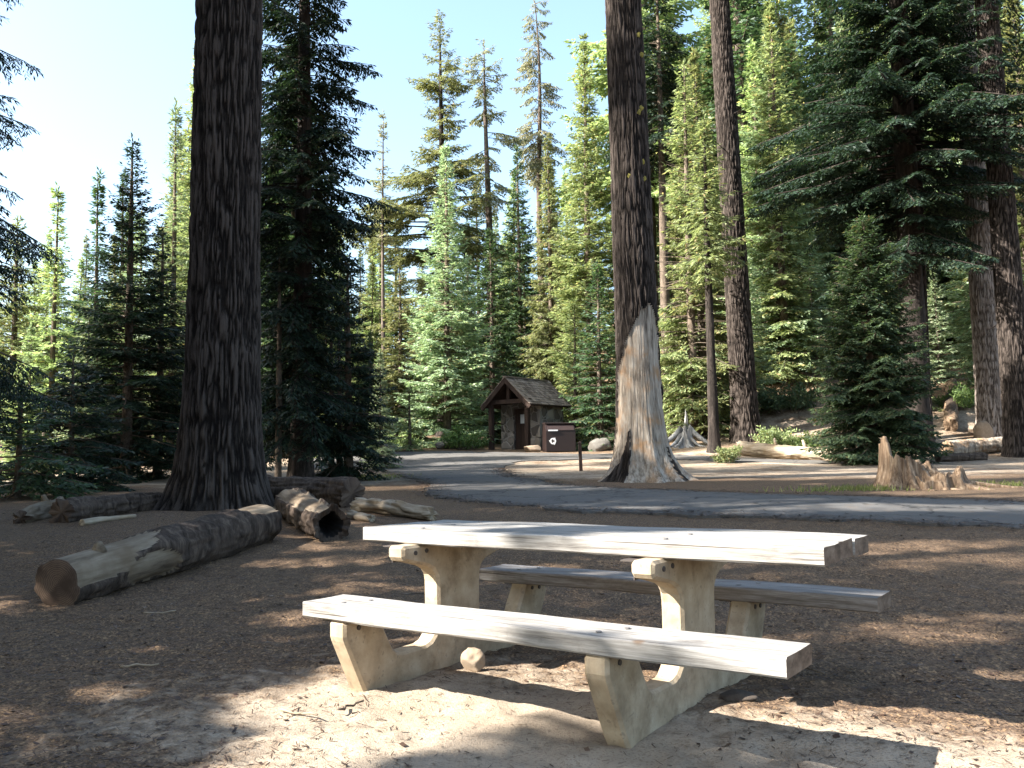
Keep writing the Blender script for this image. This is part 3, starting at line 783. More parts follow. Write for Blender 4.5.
# 3. tall bare-boled conifers on the right
def bole(label, px0, y0, px1, y1, d, r0, mat, H=42, crown=True, seed=1, stub=10, name='tall_conifer', sc=1.0, low=False):
    x, y = at_px(px0, d)
    o = thing(name, label, 'tree', (x, y, gz(x, y) - .08), tilt=(0, lean(px0, y0, px1, y1, d)))
    V, Fq, _, plt = big_trunk(seed, H, lambda z: r0 * (1 - .55 * np.clip(z / H, 0, 1)) + .25 * r0 * np.exp(-np.maximum(z, 0) / .9), 170, np.concatenate([np.arange(-.5, min(22, H), .07), np.linspace(min(22, H) + .2, H + .3, 24)]), .03 * min(1, r0 * 2.2),
                         [(-2.4, .4, .6), (-.7, .4, .6), (.8, .5, .5)], .3 * r0, .4, .042, .13)
    mb = MB(); g = random.Random(seed)
    for _ in range(stub):
        a = g.uniform(0, 6.28); z = g.uniform(3.5, 14); L = g.uniform(.3, 1.2) + r0; dz = g.uniform(-.4, .15)
        mb.tube([(math.cos(a) * L * s, math.sin(a) * L * s, z + dz * L * s) for s in (.1, .6, 1)], [.025, .018, .008], 5)
    n = len(V); V2 = np.concatenate([V, np.array(mb.v).reshape(-1, 3)]); fq = [tuple(q) for q in Fq] + [tuple(n + i for i in q) for q in mb.f]
    obj('trunk', set_plate(mesh_np('trunk', V2, fq, [mat], None, True), np.concatenate([plt, np.full(len(V2) - n, .5)])), o)
    if crown: c = obj('crown', high_crown if low else top_crown, o); c.scale = (sc, sc, 1); c.rotation_euler.z = seed
    return o


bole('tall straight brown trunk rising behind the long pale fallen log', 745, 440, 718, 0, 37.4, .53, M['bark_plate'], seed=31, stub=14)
bole('sunlit grey trunk beside the far right dark trunk', 990, 437, 961, 0, 35.9, .48, M['bark_plate_sunlit'], seed=33, stub=8)
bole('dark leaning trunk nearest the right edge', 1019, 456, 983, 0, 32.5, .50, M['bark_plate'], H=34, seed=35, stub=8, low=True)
bole('thin trunk close behind the big dark right-hand tree', 926, 440, 918, 200, 35.6, .18, M['bark_plate'], H=18, crown=False, seed=39, stub=10, name='slim_conifer')

# 4. dark firs of the middle distance
def fir(label, px, d, topy=None, H=None, name='fir_tree', mat='fir', seed=1, r0=.16, cbf=.05, Rr=1.8, group=None, tilt=(0, 0), bark='twig', stub=6, filt=False, rad=None, xy=None, bend=.05, taper=.75, **kw):
    x, y = xy if xy else at_px(px, d)
    if H is None: H = (459 - topy) / F * d + CH - gz(x, y)
    args = dict(dz=.27, nb=7, el=.17, ew=.052, tsp=.105, esp=.065, tl=.5)
    args.update(kw)
    if filt: args.update(lit=lit_filter, origin=(x, y, gz(x, y)))
    Q, lb = conifer(seed, H, H * cbf, Rr * (1.0 if filt else 1.18), **args)
    return tree(name, label, x, y, leaf_mesh(Q, M[mat]), trunk_mesh(seed, H * .985, r0, M[bark], lb, bend, .45, 12, taper, stub), group, 0.0 if filt else None, tilt)


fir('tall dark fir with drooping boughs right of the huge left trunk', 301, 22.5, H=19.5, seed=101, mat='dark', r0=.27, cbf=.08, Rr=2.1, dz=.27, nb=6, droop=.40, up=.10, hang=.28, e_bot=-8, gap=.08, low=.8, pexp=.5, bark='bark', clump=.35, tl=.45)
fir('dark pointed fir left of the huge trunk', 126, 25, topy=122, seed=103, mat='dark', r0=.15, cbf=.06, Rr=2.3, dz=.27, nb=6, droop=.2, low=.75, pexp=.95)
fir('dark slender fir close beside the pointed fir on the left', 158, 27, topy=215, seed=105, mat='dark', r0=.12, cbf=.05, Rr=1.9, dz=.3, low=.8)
fir('tall dark fir added behind the drooping fir to shade the shelter', 0, 0, H=19, xy=(-9.6, 39.2), seed=175, mat='fir', r0=.2, cbf=.06, Rr=2.7, low=.9, pexp=.55, dz=.34, el=.24, ew=.08)  # added to keep sun off the shelter; hidden by the drooping fir
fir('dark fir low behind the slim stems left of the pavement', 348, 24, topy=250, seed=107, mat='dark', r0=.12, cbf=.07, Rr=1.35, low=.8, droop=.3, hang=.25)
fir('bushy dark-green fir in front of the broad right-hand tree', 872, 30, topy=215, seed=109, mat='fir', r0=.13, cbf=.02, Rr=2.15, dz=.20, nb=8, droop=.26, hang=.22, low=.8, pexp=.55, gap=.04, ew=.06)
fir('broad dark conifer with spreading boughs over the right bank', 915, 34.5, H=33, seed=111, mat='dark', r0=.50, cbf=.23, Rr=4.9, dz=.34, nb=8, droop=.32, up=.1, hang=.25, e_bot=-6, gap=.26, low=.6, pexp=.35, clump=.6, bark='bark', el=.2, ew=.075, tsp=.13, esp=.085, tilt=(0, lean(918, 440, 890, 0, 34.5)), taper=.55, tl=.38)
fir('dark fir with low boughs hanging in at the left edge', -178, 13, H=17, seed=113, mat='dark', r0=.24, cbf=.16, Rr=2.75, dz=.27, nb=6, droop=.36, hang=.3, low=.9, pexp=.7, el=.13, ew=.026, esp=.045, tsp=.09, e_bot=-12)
for i, (px, d, top, lab) in enumerate([(278, 22, 330, 'thin bare stem just left of the drooping dark fir trunk'), (331, 24, 395, 'left stem of the slim pair at the pavement edge'), (339, 24.2, 400, 'right stem of the slim pair at the pavement edge')]):
    x, y = at_px(px, d); H = (459 - top) / F * d + CH - gz(x, y) + 2.0
    tree('slim_conifer', lab, x, y, None, trunk_mesh(200 + i, H, .075, M['twig'], (), .03, .3, 9, .5, 8))

# ------------------------------------------------------------------ sunlit conifers at the back of the clearing
FAR = dict(el=.29, ew=.088, esp=.105, tsp=.17, tl=.5, dz=.42, nb=7, tmax=1.2, jit=.5)
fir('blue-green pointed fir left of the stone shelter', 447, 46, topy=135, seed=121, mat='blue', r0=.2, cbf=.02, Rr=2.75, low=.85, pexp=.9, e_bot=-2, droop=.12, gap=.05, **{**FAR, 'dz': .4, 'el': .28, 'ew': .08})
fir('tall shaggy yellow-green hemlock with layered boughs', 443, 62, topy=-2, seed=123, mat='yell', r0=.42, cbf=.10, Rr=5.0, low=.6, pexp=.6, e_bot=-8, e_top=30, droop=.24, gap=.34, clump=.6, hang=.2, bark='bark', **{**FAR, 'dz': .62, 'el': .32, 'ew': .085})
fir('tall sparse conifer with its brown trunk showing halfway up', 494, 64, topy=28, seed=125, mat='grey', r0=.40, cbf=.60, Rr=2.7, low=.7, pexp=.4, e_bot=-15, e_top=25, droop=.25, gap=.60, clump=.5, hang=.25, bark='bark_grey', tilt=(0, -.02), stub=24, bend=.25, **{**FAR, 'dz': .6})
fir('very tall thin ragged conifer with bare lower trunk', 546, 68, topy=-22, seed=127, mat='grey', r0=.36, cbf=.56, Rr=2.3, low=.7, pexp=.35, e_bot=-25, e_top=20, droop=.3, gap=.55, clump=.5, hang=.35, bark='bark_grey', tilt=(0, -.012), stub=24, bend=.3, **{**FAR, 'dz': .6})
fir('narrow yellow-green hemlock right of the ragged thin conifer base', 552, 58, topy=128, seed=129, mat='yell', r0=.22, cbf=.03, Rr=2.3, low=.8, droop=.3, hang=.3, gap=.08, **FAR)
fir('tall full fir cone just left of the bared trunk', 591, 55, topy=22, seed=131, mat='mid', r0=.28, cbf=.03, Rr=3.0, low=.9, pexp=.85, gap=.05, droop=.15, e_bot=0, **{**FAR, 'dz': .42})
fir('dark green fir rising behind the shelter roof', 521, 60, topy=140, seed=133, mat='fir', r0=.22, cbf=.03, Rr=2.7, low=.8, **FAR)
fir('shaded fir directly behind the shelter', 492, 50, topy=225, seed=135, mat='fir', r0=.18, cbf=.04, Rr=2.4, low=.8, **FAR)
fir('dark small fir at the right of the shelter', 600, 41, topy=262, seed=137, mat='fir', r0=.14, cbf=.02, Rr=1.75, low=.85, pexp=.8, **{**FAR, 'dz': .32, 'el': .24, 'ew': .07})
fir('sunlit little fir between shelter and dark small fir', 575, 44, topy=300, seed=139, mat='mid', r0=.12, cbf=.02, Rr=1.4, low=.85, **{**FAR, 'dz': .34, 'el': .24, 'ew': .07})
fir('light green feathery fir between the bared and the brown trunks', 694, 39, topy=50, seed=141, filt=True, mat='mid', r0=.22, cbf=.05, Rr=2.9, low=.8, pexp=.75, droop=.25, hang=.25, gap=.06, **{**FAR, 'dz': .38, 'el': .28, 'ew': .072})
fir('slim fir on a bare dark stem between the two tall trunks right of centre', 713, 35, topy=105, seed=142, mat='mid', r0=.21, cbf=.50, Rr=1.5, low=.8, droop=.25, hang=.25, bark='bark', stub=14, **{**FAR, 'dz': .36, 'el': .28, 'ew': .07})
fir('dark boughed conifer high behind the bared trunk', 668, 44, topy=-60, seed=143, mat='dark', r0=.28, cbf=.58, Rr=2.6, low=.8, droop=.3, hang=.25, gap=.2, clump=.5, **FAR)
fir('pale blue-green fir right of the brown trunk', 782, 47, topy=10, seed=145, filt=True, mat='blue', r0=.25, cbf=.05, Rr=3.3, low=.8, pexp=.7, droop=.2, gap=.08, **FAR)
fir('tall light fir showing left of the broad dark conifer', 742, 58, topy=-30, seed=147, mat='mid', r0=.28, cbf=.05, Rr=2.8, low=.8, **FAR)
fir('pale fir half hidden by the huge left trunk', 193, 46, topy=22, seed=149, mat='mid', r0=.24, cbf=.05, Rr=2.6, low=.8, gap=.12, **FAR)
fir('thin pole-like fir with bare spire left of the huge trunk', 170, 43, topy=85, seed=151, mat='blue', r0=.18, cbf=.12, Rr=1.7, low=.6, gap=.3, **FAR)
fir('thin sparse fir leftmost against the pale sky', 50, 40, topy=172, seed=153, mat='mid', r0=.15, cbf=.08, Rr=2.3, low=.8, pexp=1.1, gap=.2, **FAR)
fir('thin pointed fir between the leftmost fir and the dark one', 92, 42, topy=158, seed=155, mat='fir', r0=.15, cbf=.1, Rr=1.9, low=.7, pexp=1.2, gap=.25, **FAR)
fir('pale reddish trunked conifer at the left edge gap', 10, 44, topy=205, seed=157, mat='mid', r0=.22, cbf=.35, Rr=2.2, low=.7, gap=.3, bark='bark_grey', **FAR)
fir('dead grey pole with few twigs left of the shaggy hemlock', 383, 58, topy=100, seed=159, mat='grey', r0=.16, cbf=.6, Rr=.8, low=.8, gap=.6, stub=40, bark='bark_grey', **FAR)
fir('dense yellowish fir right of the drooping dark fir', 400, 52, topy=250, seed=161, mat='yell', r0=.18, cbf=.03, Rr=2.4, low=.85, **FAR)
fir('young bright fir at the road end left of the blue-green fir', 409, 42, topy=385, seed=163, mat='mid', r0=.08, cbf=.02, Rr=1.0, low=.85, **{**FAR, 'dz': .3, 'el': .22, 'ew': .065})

# ---- the forest behind: copies of four kinds
protos = []
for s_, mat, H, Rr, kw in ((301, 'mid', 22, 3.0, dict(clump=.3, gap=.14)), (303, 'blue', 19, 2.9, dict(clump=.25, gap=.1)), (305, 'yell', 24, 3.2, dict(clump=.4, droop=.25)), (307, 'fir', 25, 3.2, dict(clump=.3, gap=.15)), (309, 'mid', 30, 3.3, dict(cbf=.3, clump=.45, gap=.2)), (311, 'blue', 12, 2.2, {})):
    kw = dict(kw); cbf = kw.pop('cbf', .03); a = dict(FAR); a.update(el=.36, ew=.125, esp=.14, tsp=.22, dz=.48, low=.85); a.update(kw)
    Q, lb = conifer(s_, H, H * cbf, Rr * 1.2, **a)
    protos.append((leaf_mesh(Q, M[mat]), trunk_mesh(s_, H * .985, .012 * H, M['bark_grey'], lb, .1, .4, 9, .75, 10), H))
rnd = random.Random(4)
spots = []
def try_spot(px, d, k, sc, gap=2.4):
    x, y = at_px(px, d)
    if any((x - a) ** 2 + (y - b) ** 2 < gap ** 2 for a, b, *_ in spots): return
    spots.append((x, y, k, sc))
for _ in range(400):
    px = rnd.uniform(-60, 1100); d = rnd.uniform(60, 112)
    if len(spots) >= 95: break
    cap = np.interp(px, [-60, 60, 150, 230, 380, 440, 520, 600, 700, 760, 1100], [235, 215, 120, 40, 210, 170, 165, 120, 30, -60, -80])   # rough tree line
    k = rnd.choice((0, 1, 2, 3, 4, 0, 3)); H = protos[k][2]; want = (459 - cap) / F * d + CH - gz(*at_px(px, d))
    sc = min(1.35, want / H * rnd.uniform(.72, 1.0))
    if sc < .35: continue
    try_spot(px, d, k, sc, 2.6)
for _ in range(120):                                        # on the right-hand slope
    px = rnd.uniform(700, 1090); d = rnd.uniform(40, 62)
    if len(spots) >= 122: break
    k = rnd.choice((0, 1, 2, 5, 5)); try_spot(px, d, k, rnd.uniform(.45, 1.0), 3.0)
for _ in range(200):
    px = rnd.uniform(640, 1090); d = rnd.uniform(52, 84)
    if len(spots) >= 150: break
    k = rnd.choice((0, 1, 3, 4)); try_spot(px, d, k, rnd.uniform(1.0, 1.5), 2.2)
for _ in range(80):                                         # left, dim wood behind the firs
    px = rnd.uniform(-120, 400); d = rnd.uniform(30, 58)
    if len(spots) >= 178: break
    cap = np.interp(px, [-120, 60, 150, 230, 380, 440], [300, 300, 230, 140, 320, 400])
    k = rnd.choice((0, 3, 5, 3)); want = (459 - cap) / F * d + CH - gz(*at_px(px, d)); try_spot(px, d, k, min(1.1, want / protos[k][2] * rnd.uniform(.7, 1)), 2.2)
KL = {0: 'mid-green fir filling the background forest', 1: 'bluish fir filling the background forest', 2: 'yellow-green conifer filling the background forest', 3: 'deep green fir filling the background forest',
      4: 'tall high-crowned conifer in the background forest', 5: 'small bluish young fir in the background forest'}
for i, (x, y, k, sc) in enumerate(spots):
    cm, tm, H = protos[k]
    tree('forest_conifer', KL[k], x, y, cm, tm, 'conifers of the background forest: ' + KL[k].split(' in the')[0].split(' filling')[0], None, (rnd.uniform(-.02, .02), rnd.uniform(-.02, .02)), (sc * rnd.uniform(.85, 1.1), sc * rnd.uniform(.85, 1.1), sc))

# ---- unseen stand left of the camera that shades the clearing, crowns cut by lit_filter
k = 0
for s_, q, H, Rr in ((-8.5, -1.2, 24, 3.0), (-9.5, 1.3, 25, 3.9), (-10, 5.35, 26, 3.7), (-11, 7.2, 25, 3.2), (-10, 8.6, 25, 3.0), (-9.5, 11.4, 27, 3.1), (-12, 14.2, 32, 3.2), (-15, 17.5, 38, 3.6), (-18, 21, 40, 3.6), (-22, 25, 40, 3.6), (-17, 1.0, 27, 3.9), (-18, 6.3, 28, 4.0), (-18, 9.5, 30, 3.0), (-20, 12.5, 36, 3.3), (-24, 16, 38, 3.4), (-26, 22, 38, 3.6), (-27, 29, 38, 3.6), (-31, 19, 42, 3.8), (-31, 24.5, 42, 3.8), (-24, 33, 36, 3.8), (-34, 14, 40, 3.6)):
    x, y = .953 * s_ - .302 * q, .302 * s_ + .953 * q
    fir('tall fir in the shading stand left of the camera', 0, 0, H=H, xy=(x, y), seed=401 + k, mat='fir', r0=.28, cbf=.13, Rr=Rr, name='tall_fir', group='firs of the shading stand left of the camera', bark='bark', filt=True,
        dz=.36, nb=6, el=.32, ew=.13, esp=.15, tsp=.2, low=.8, pexp=.45, gap=.05, jit=.5)
    k += 1

# ---- shrubs
def shrub(label, px, d, W, H, mat='shrub', seed=1, name='shrub', n=1500, ls=.09):
    x, y = at_px(px, d); g = np.random.default_rng(seed)
    o = thing(name, label, 'shrub', (x, y, gz(x, y) - .03))
    ns = max(7, int(W * 9)); st = MB(); P = []
    for i in range(ns):
        a = g.uniform(0, 6.28); r = W * .5 * math.sqrt(g.random()); h = H * (1 - .5 * (r / (W * .5)) ** 2) * g.uniform(.65, 1.1)
        tip = np.array((math.cos(a) * r, math.sin(a) * r, h)); b0 = tip * np.array((.35, .35, 0)); mid = (b0 + tip) / 2 + np.array((0, 0, h * .08))
        st.tube([b0, mid, tip], [.012, .008, .003], 4)
        m_ = n // ns; s = g.uniform(.25, 1, m_)[:, None]
        base = (b0 * (1 - s) ** 2 + 2 * mid * s * (1 - s) + tip * s * s); P.append(base + g.normal(0, .07 * H ** .5, (m_, 3)) * np.array((1.3, 1.3, .7)))
    P = np.concatenate(P); P[:, 2] = np.maximum(P[:, 2], .03); m_ = len(P)
    E = norm(g.normal(0, 1, (m_, 3)) + np.array((0, 0, .5))) * (ls * g.uniform(.6, 1.3, m_))[:, None]; Wd = norm(np.cross(E, g.normal(0, 1, (m_, 3)))) * ls * .22
    obj('foliage', leaf_mesh(np.stack([P, P + E * .5 + Wd, P + E, P + E * .5 - Wd], 1), M[mat], 'foliage'), o)
    st.build('stem', M['twig'], o)
    return o


shrub('bright green bush below the pale bank', 818, 33, 2.2, 1.0, seed=1, n=2600, ls=.13)
shrub('green bush at the foot of the pale bank left side', 776, 34.5, 1.9, 1.1, 'mid', 2, n=2200, ls=.13)
shrub('large dark green bush on the slope behind the brown trunk', 790, 41, 3.6, 1.6, 'fir', 3, n=3600, ls=.17)
shrub('low bush between the slim trunk and the long pale log', 727, 31.5, 1.0, .7, 'mid', 4, n=1300, ls=.11)
shrub('pale green bush behind the silver root stump', 690, 42, 3.6, 2.0, 'shrub', 5, n=3600, ls=.16)
shrub('low green shrub beside the shelter left post', 466, 42.5, 2.6, 1.2, 'shrub', 6, n=2200, ls=.15)
fir('young fir with low sunlit boughs at the lower left edge', 18, 17.5, topy=372, seed=171, mat='fir', r0=.06, cbf=.03, Rr=1.5, low=.95, pexp=.7, droop=.3)
fir('young dark fir between the left edge and the pointed fir', 72, 20.5, topy=345, seed=173, mat='dark', r0=.07, cbf=.03, Rr=1.6, low=.95, pexp=.7, droop=.3)
shrub('green brush behind the gap in the right bank logs', 960, 40, 2.4, 1.1, 'shrub', 9, n=2000, ls=.15)
shrub('low green bush at the road end under the yellowish fir', 392, 45, 3.0, 1.0, 'mid', 10, n=2000, ls=.15)

# ------------------------------------------------------------------ logs, stumps, rocks
def log_mesh(L, r0, r1, seed, nth=64, nl=None, bark=None, amp=.02, hollow=False, bend=.0, ragged=0.0):
    """along +x from 0 to L; faces of material 1 where the bark is gone"""
    nl = nl or int(L / .035); th = np.linspace(0, 2 * math.pi, nth, endpoint=False); s = np.linspace(0, L, nl)
    if ragged:
        rg = ragged * (fbm(np.cos(th) * 3.0, np.sin(th) * 3.0, 0, seed + 3, 4) - .5) * 2
        X = s[:, None] + rg[None] * (smooth(.75, 1, s / L) - smooth(.25, 0, s / L))[:, None]
    else: X = s[:, None] + 0 * th[None]
    r = (r0 + (r1 - r0) * s / L)[:, None] * (1 + .10 * (fbm(np.cos(th)[None] * 1.2, np.sin(th)[None] * 1.2, s[:, None] * 1.1, seed, 2) - .5) * 2)
    u, v, w = np.cos(th)[None] * r0 / .06, np.sin(th)[None] * r0 / .06, s[:, None] / .06 * .22
    rid = 1 - np.abs(2 * vnoise(u, v, w, seed + 1) - 1)
    mask = np.full(r.shape, -1.0) if bark is None else bark(th[None] + 0 * s[:, None], s[:, None] / L + 0 * th[None])
    e = smooth(-.05, .05, mask)
    r = r + (1 - e) * amp * (1.0 - 1.6 * rid ** 2) - e * .02 + e * .01 * (fbm(u, v, w, seed + 6, 2) - .5)
    bz = bend * np.sin(s / L * math.pi)
    V = np.stack([X, r * np.cos(th), r * np.sin(th) + bz[:, None]], -1)
    i = np.arange(nl - 1)[:, None] * nth; j = np.arange(nth)[None]; j2 = (j + 1) % nth
    Fq = np.stack([(i + j), (i + j2), (i + nth + j2), (i + nth + j)], -1).reshape(-1, 4)
    return V, Fq, (mask.reshape(-1)[Fq].mean(1) > 0).astype(int)


def place_log(name, label, p0, p1, r0, r1, seed, mats, cat='log', z0=None, z1=None, end='sawn', stubs=(), hollow=False, **kw):
    d = Vector((p1[0] - p0[0], p1[1] - p0[1], 0)); L = d.length
    a = Vector((p0[0], p0[1], (gz(*p0) + r0 * .86) if z0 is None else z0)); b = Vector((p1[0], p1[1], (gz(*p1) + r1 * .86) if z1 is None else z1))
    o = thing(name, label, cat, (a.x, a.y, a.z)); e = b - a
    o.rotation_euler = (0, -math.atan2(e.z, math.hypot(e.x, e.y)), math.atan2(e.y, e.x)); L = e.length
    V, Fq, mi = log_mesh(L, r0, r1, seed, **kw)
    obj('log_body', mesh_np('log_body', V.reshape(-1, 3), Fq, mats, mi, True), o)
    for idx, sx in ((0, -1), (-1, 1)):
        ring = V[idx]; nth = len(ring); c = ring.mean(0)
        if hollow:                                          # thick rotten shell, dark inside
            V2 = [ring, c + (ring - c) * .66 + np.array((sx * -.03, 0, 0)), c + (ring - c) * .50 + np.array((-sx * .25, 0, 0)), c + (ring - c) * .25 + np.array((-sx * .5, 0, 0))]
            Vv = np.concatenate(V2 + [c[None] + np.array((-sx * .55, 0, 0))])
        else:
            V2 = [ring, c + (ring - c) * .94 + np.array((sx * .006, 0, 0)), c + (ring - c) * .5 + np.array((sx * .004, 0, 0))]; Vv = np.concatenate(V2 + [c[None]])
        fs = []; mi2 = []
        for kk in range(len(V2) - 1):
            for q in range(nth): fs.append((kk * nth + q, kk * nth + (q + 1) % nth, (kk + 1) * nth + (q + 1) % nth, (kk + 1) * nth + q)); mi2.append(1 if hollow and kk > 0 else 0)
        kk = len(V2) - 1
        for q in range(nth): fs.append((kk * nth + q, kk * nth + (q + 1) % nth, len(Vv) - 1)); mi2.append(1 if hollow else 0)
        obj('cut_end', mesh_np('cut_end', Vv, fs, [M[end], M['black']], mi2, True), o)
    for (s, th, ln, rr, mt) in stubs:
        mb = MB(); rad = r0 + (r1 - r0) * s; c = Vector((s * L, math.cos(th) * rad * .8, math.sin(th) * rad * .8)); dd = Vector((-.35, math.cos(th), math.sin(th))).normalized()
        mb.tube([c, c + dd * (ln * .35 + rad * .2), c + dd * (ln + rad * .2)], [rr * 1.9, rr * 1.15, rr * .8], 9); mb.build('branch_stub', mt, o, smoothed=True)
    return o


def peel(spots, seed):
    def f(th, s):
        n = fbm(np.cos(th) * 2.2, np.sin(th) * 2.2, s * 5, seed, 3) - .5; m_ = np.full(th.shape, -1.0)
        for a, wa, s0, ws in spots:
            m_ = np.maximum(m_, 1 - (np.angle(np.exp(1j * (th - a))) / wa) ** 2 - ((s - s0) / ws) ** 2)
        return m_ + n * 1.1
    return f


lm = [M['bark_log'], M['log_wood']]
place_log('sawn_log', 'long sawn log with half-peeled bark lying before the huge trunk', gp(57, 606), gp(262, 541), .205, .24, 501, lm, end='sawn', amp=.018,
          bark=peel([(R(95), .9, .12, .28), (R(60), 1.5, .95, .16), (R(150), .8, .05, .16), (R(200), .7, .3, .12)], 7), stubs=((.13, R(105), .05, .036, M['log_wood']),))
place_log('hollow_log', 'short hollow rotten log with a gaping dark end', gp(331, 541), gp(292, 518), .21, .23, 503, lm, end='bark_log', hollow=True, amp=.03, ragged=.10, bark=peel([(R(60), .7, .6, .6), (R(130), .7, .35, .4)], 9))
place_log('bark_log', 'thick dark bark-covered log lying behind the hollow log', gp(352, 507), gp(262, 503), .24, .25, 505, lm, end='sawn', amp=.035, ragged=.12)
place_log('bleached_slab', 'bleached broken slab of wood pointing at the table', gp(432, 521), gp(356, 511), .085, .10, 507, [M['pale_log'], M['silver']], end='pale_log', amp=.03, ragged=.16, bend=.04, nth=40, stubs=((.42, R(80), .06, .035, M['pale_log']),))
place_log('bleached_chunk', 'small pale wood chunk tucked under the bark log', gp(372, 522), gp(350, 519), .055, .06, 508, [M['pale_log'], M['silver']], end='pale_log', amp=.02, ragged=.08, nth=24)
place_log('rotten_log', 'dark rotten log on the shaded left behind the sawn log', gp(62, 523), gp(190, 505), .17, .13, 509, lm, end='sawn', amp=.03, ragged=.1)
place_log('grey_root', 'pale grey weathered root wood at the far left', gp(20, 524), gp(64, 514), .10, .13, 511, [M['log_wood'], M['bark_log']], end='sawn', amp=.04, ragged=.15, nth=36, stubs=((.6, R(80), .12, .04, M['log_wood']),))
place_log('thin_branch_log', 'thin reddish branch lying between root wood and sawn log', gp(82, 526), gp(134, 518), .045, .03, 513, [M['pale_log'], M['pale_log']], end='pale_log', amp=.01, nth=20)
place_log('fallen_log', 'long pale barkless fallen log below the brown trunk', gp(738, 455), gp(852, 462), .27, .20, 515, [M['pale_log'], M['bark_log']], end='pale_log', amp=.03, ragged=.2, nth=40, nl=90,
          bark=peel([(R(-60), .8, .5, .07), (R(40), .5, .75, .1)], 15), stubs=((.12, R(-60), .3, .05, M['pale_log']), (.35, R(80), .25, .05, M['pale_log']), (.62, R(100), .28, .05, M['pale_log'])))
place_log('fallen_log', 'stout grey fallen log at the foot of the sunlit grey trunk', gp(948, 456), gp(1022, 449), .30, .26, 517, [M['bare'], M['bark_log']], end='stump', amp=.03, nth=40, nl=80)
place_log('fallen_log', 'weathered log lying up the slope beside the thin trunk', gp(951, 432), gp(952, 388), .28, .24, 519, [M['stump'], M['bark_log']], end='stump', amp=.03, ragged=.15, nth=40, nl=70, bark=peel([(R(90), 1, .4, .3)], 19))
place_log('fallen_log', 'dark low log partly hidden behind the torn stump', gp(938, 462), gp(985, 460), .15, .13, 521, lm, end='sawn', amp=.03, nth=32, nl=60)


def torn_stump(name, label, x, y, lumps, mat, roots, seed, cat='stump'):
    g = random.Random(seed); o = thing(name, label, cat, (x, y, gz(x, y) - .06)); nth, nz = 110, 34
    for (cx, cy, r, h, peaks, sd) in lumps:
        th = np.linspace(0, 2 * math.pi, nth, endpoint=False)
        topz = h * (.36 + .22 * fbm(np.cos(th) * 1.6, np.sin(th) * 1.6, 0, sd, 2)) + .16 * h * (fbm(np.cos(th) * 7, np.sin(th) * 7, 0, sd + 4, 4) - .5) * 2
        for a, w, m_ in peaks: topz = topz + h * m_ * np.exp(-(np.angle(np.exp(1j * (th - a))) / w) ** 2)
        s = np.linspace(0, 1, nz)[:, None]; z = s * topz[None]
        rr = r * (.78 + 1.05 * np.exp(-z / (.26)) * (.6 + .5 * np.sin(th * 4 + sd)[None] ** 2)) * (1 + .10 * (vnoise(np.cos(th)[None] * 4, np.sin(th)[None] * 4, z * 1.3, sd) - .5) * 2 + .05 * (vnoise(np.cos(th)[None] * 16, np.sin(th)[None] * 16, z * 2, sd + 1) - .5) * 2)
        out = np.stack([cx + rr * np.cos(th), cy + rr * np.sin(th), z - .12 * (1 - s)], -1)
        ri = rr * .80; zi = topz[None] * (1 - s) + (.25 * h) * s; ri = ri[::-1] * (1 - .8 * s)
        inn = np.stack([cx + ri * np.cos(th), cy + ri * np.sin(th), zi - .01], -1)
        V = np.concatenate([out, inn]).reshape(-1, 3); n = 2 * nz
        i = np.arange(n - 1)[:, None] * nth; j = np.arange(nth)[None]; j2 = (j + 1) % nth
        obj('stump_wood', mesh_np('stump_wood', V, np.stack([(i + j), (i + j2), (i + nth + j2), (i + nth + j)], -1).reshape(-1, 4), [mat], None, True), o)
    for (a, L, r, z0) in roots:
        mb = MB(); n = 7; pts = []; wob = g.uniform(-.4, .4)
        for q in range(n):
            s = q / (n - 1); aa = a + wob * s; pts.append((math.cos(aa) * (.15 + L * s), math.sin(aa) * (.15 + L * s), z0 * (1 - s) ** 2 + .03 + g.uniform(-.02, .02)))
        mb.tube(pts, [r * (1 - .75 * q / (n - 1)) for q in range(n)], 8); mb.build('root', mat, o, smoothed=True)
    return o


x, y = gp(922, 488)
torn_stump('torn_stump', 'splintered reddish-brown stump with a tall spike beside the road', x, y, [(-.36, .1, .42, 1.06, [(R(185), .5, .30), (R(180), 1.0, .30), (R(-60), .5, .06)], 601), (.34, -.05, .42, .66, [(R(120), .8, .35), (R(-20), .5, .2)], 603), (.02, -.2, .30, .40, [(R(180), .9, .3)], 607)], M['stump'],
           [(R(200), .8, .10, .18), (R(-25), 1.1, .13, .3), (R(-70), .7, .09, .2), (R(-5), 1.7, .12, .26), (R(-40), 1.2, .11, .25), (R(240), .7, .09, .15), (R(-140), .6, .08, .2), (R(160), .6, .1, .2)], 3)
x, y = gp(686, 447)
torn_stump('root_stump', 'silvery bare root stump with one upright snag', x, y, [(.0, .0, .32, 1.5, [(R(70), .5, .55), (R(250), .3, .1)], 611)], M['silver'],
           [(R(180), 1.4, .13, .8), (R(205), 1.1, .11, .55), (R(-15), 1.4, .13, .8), (R(-50), .8, .1, .5), (R(230), .7, .1, .5), (R(-90), .5, .1, .5), (R(100), .5, .1, .4)], 5)
x, y = gp(103, 512)
torn_stump('small_snag', 'little pale broken stub standing in the shade on the left', x, y, [(0, 0, .07, .38, [(R(90), .6, .3)], 621)], M['pale_log'], [(R(0), .2, .03, .08), (R(200), .2, .03, .08)], 7)


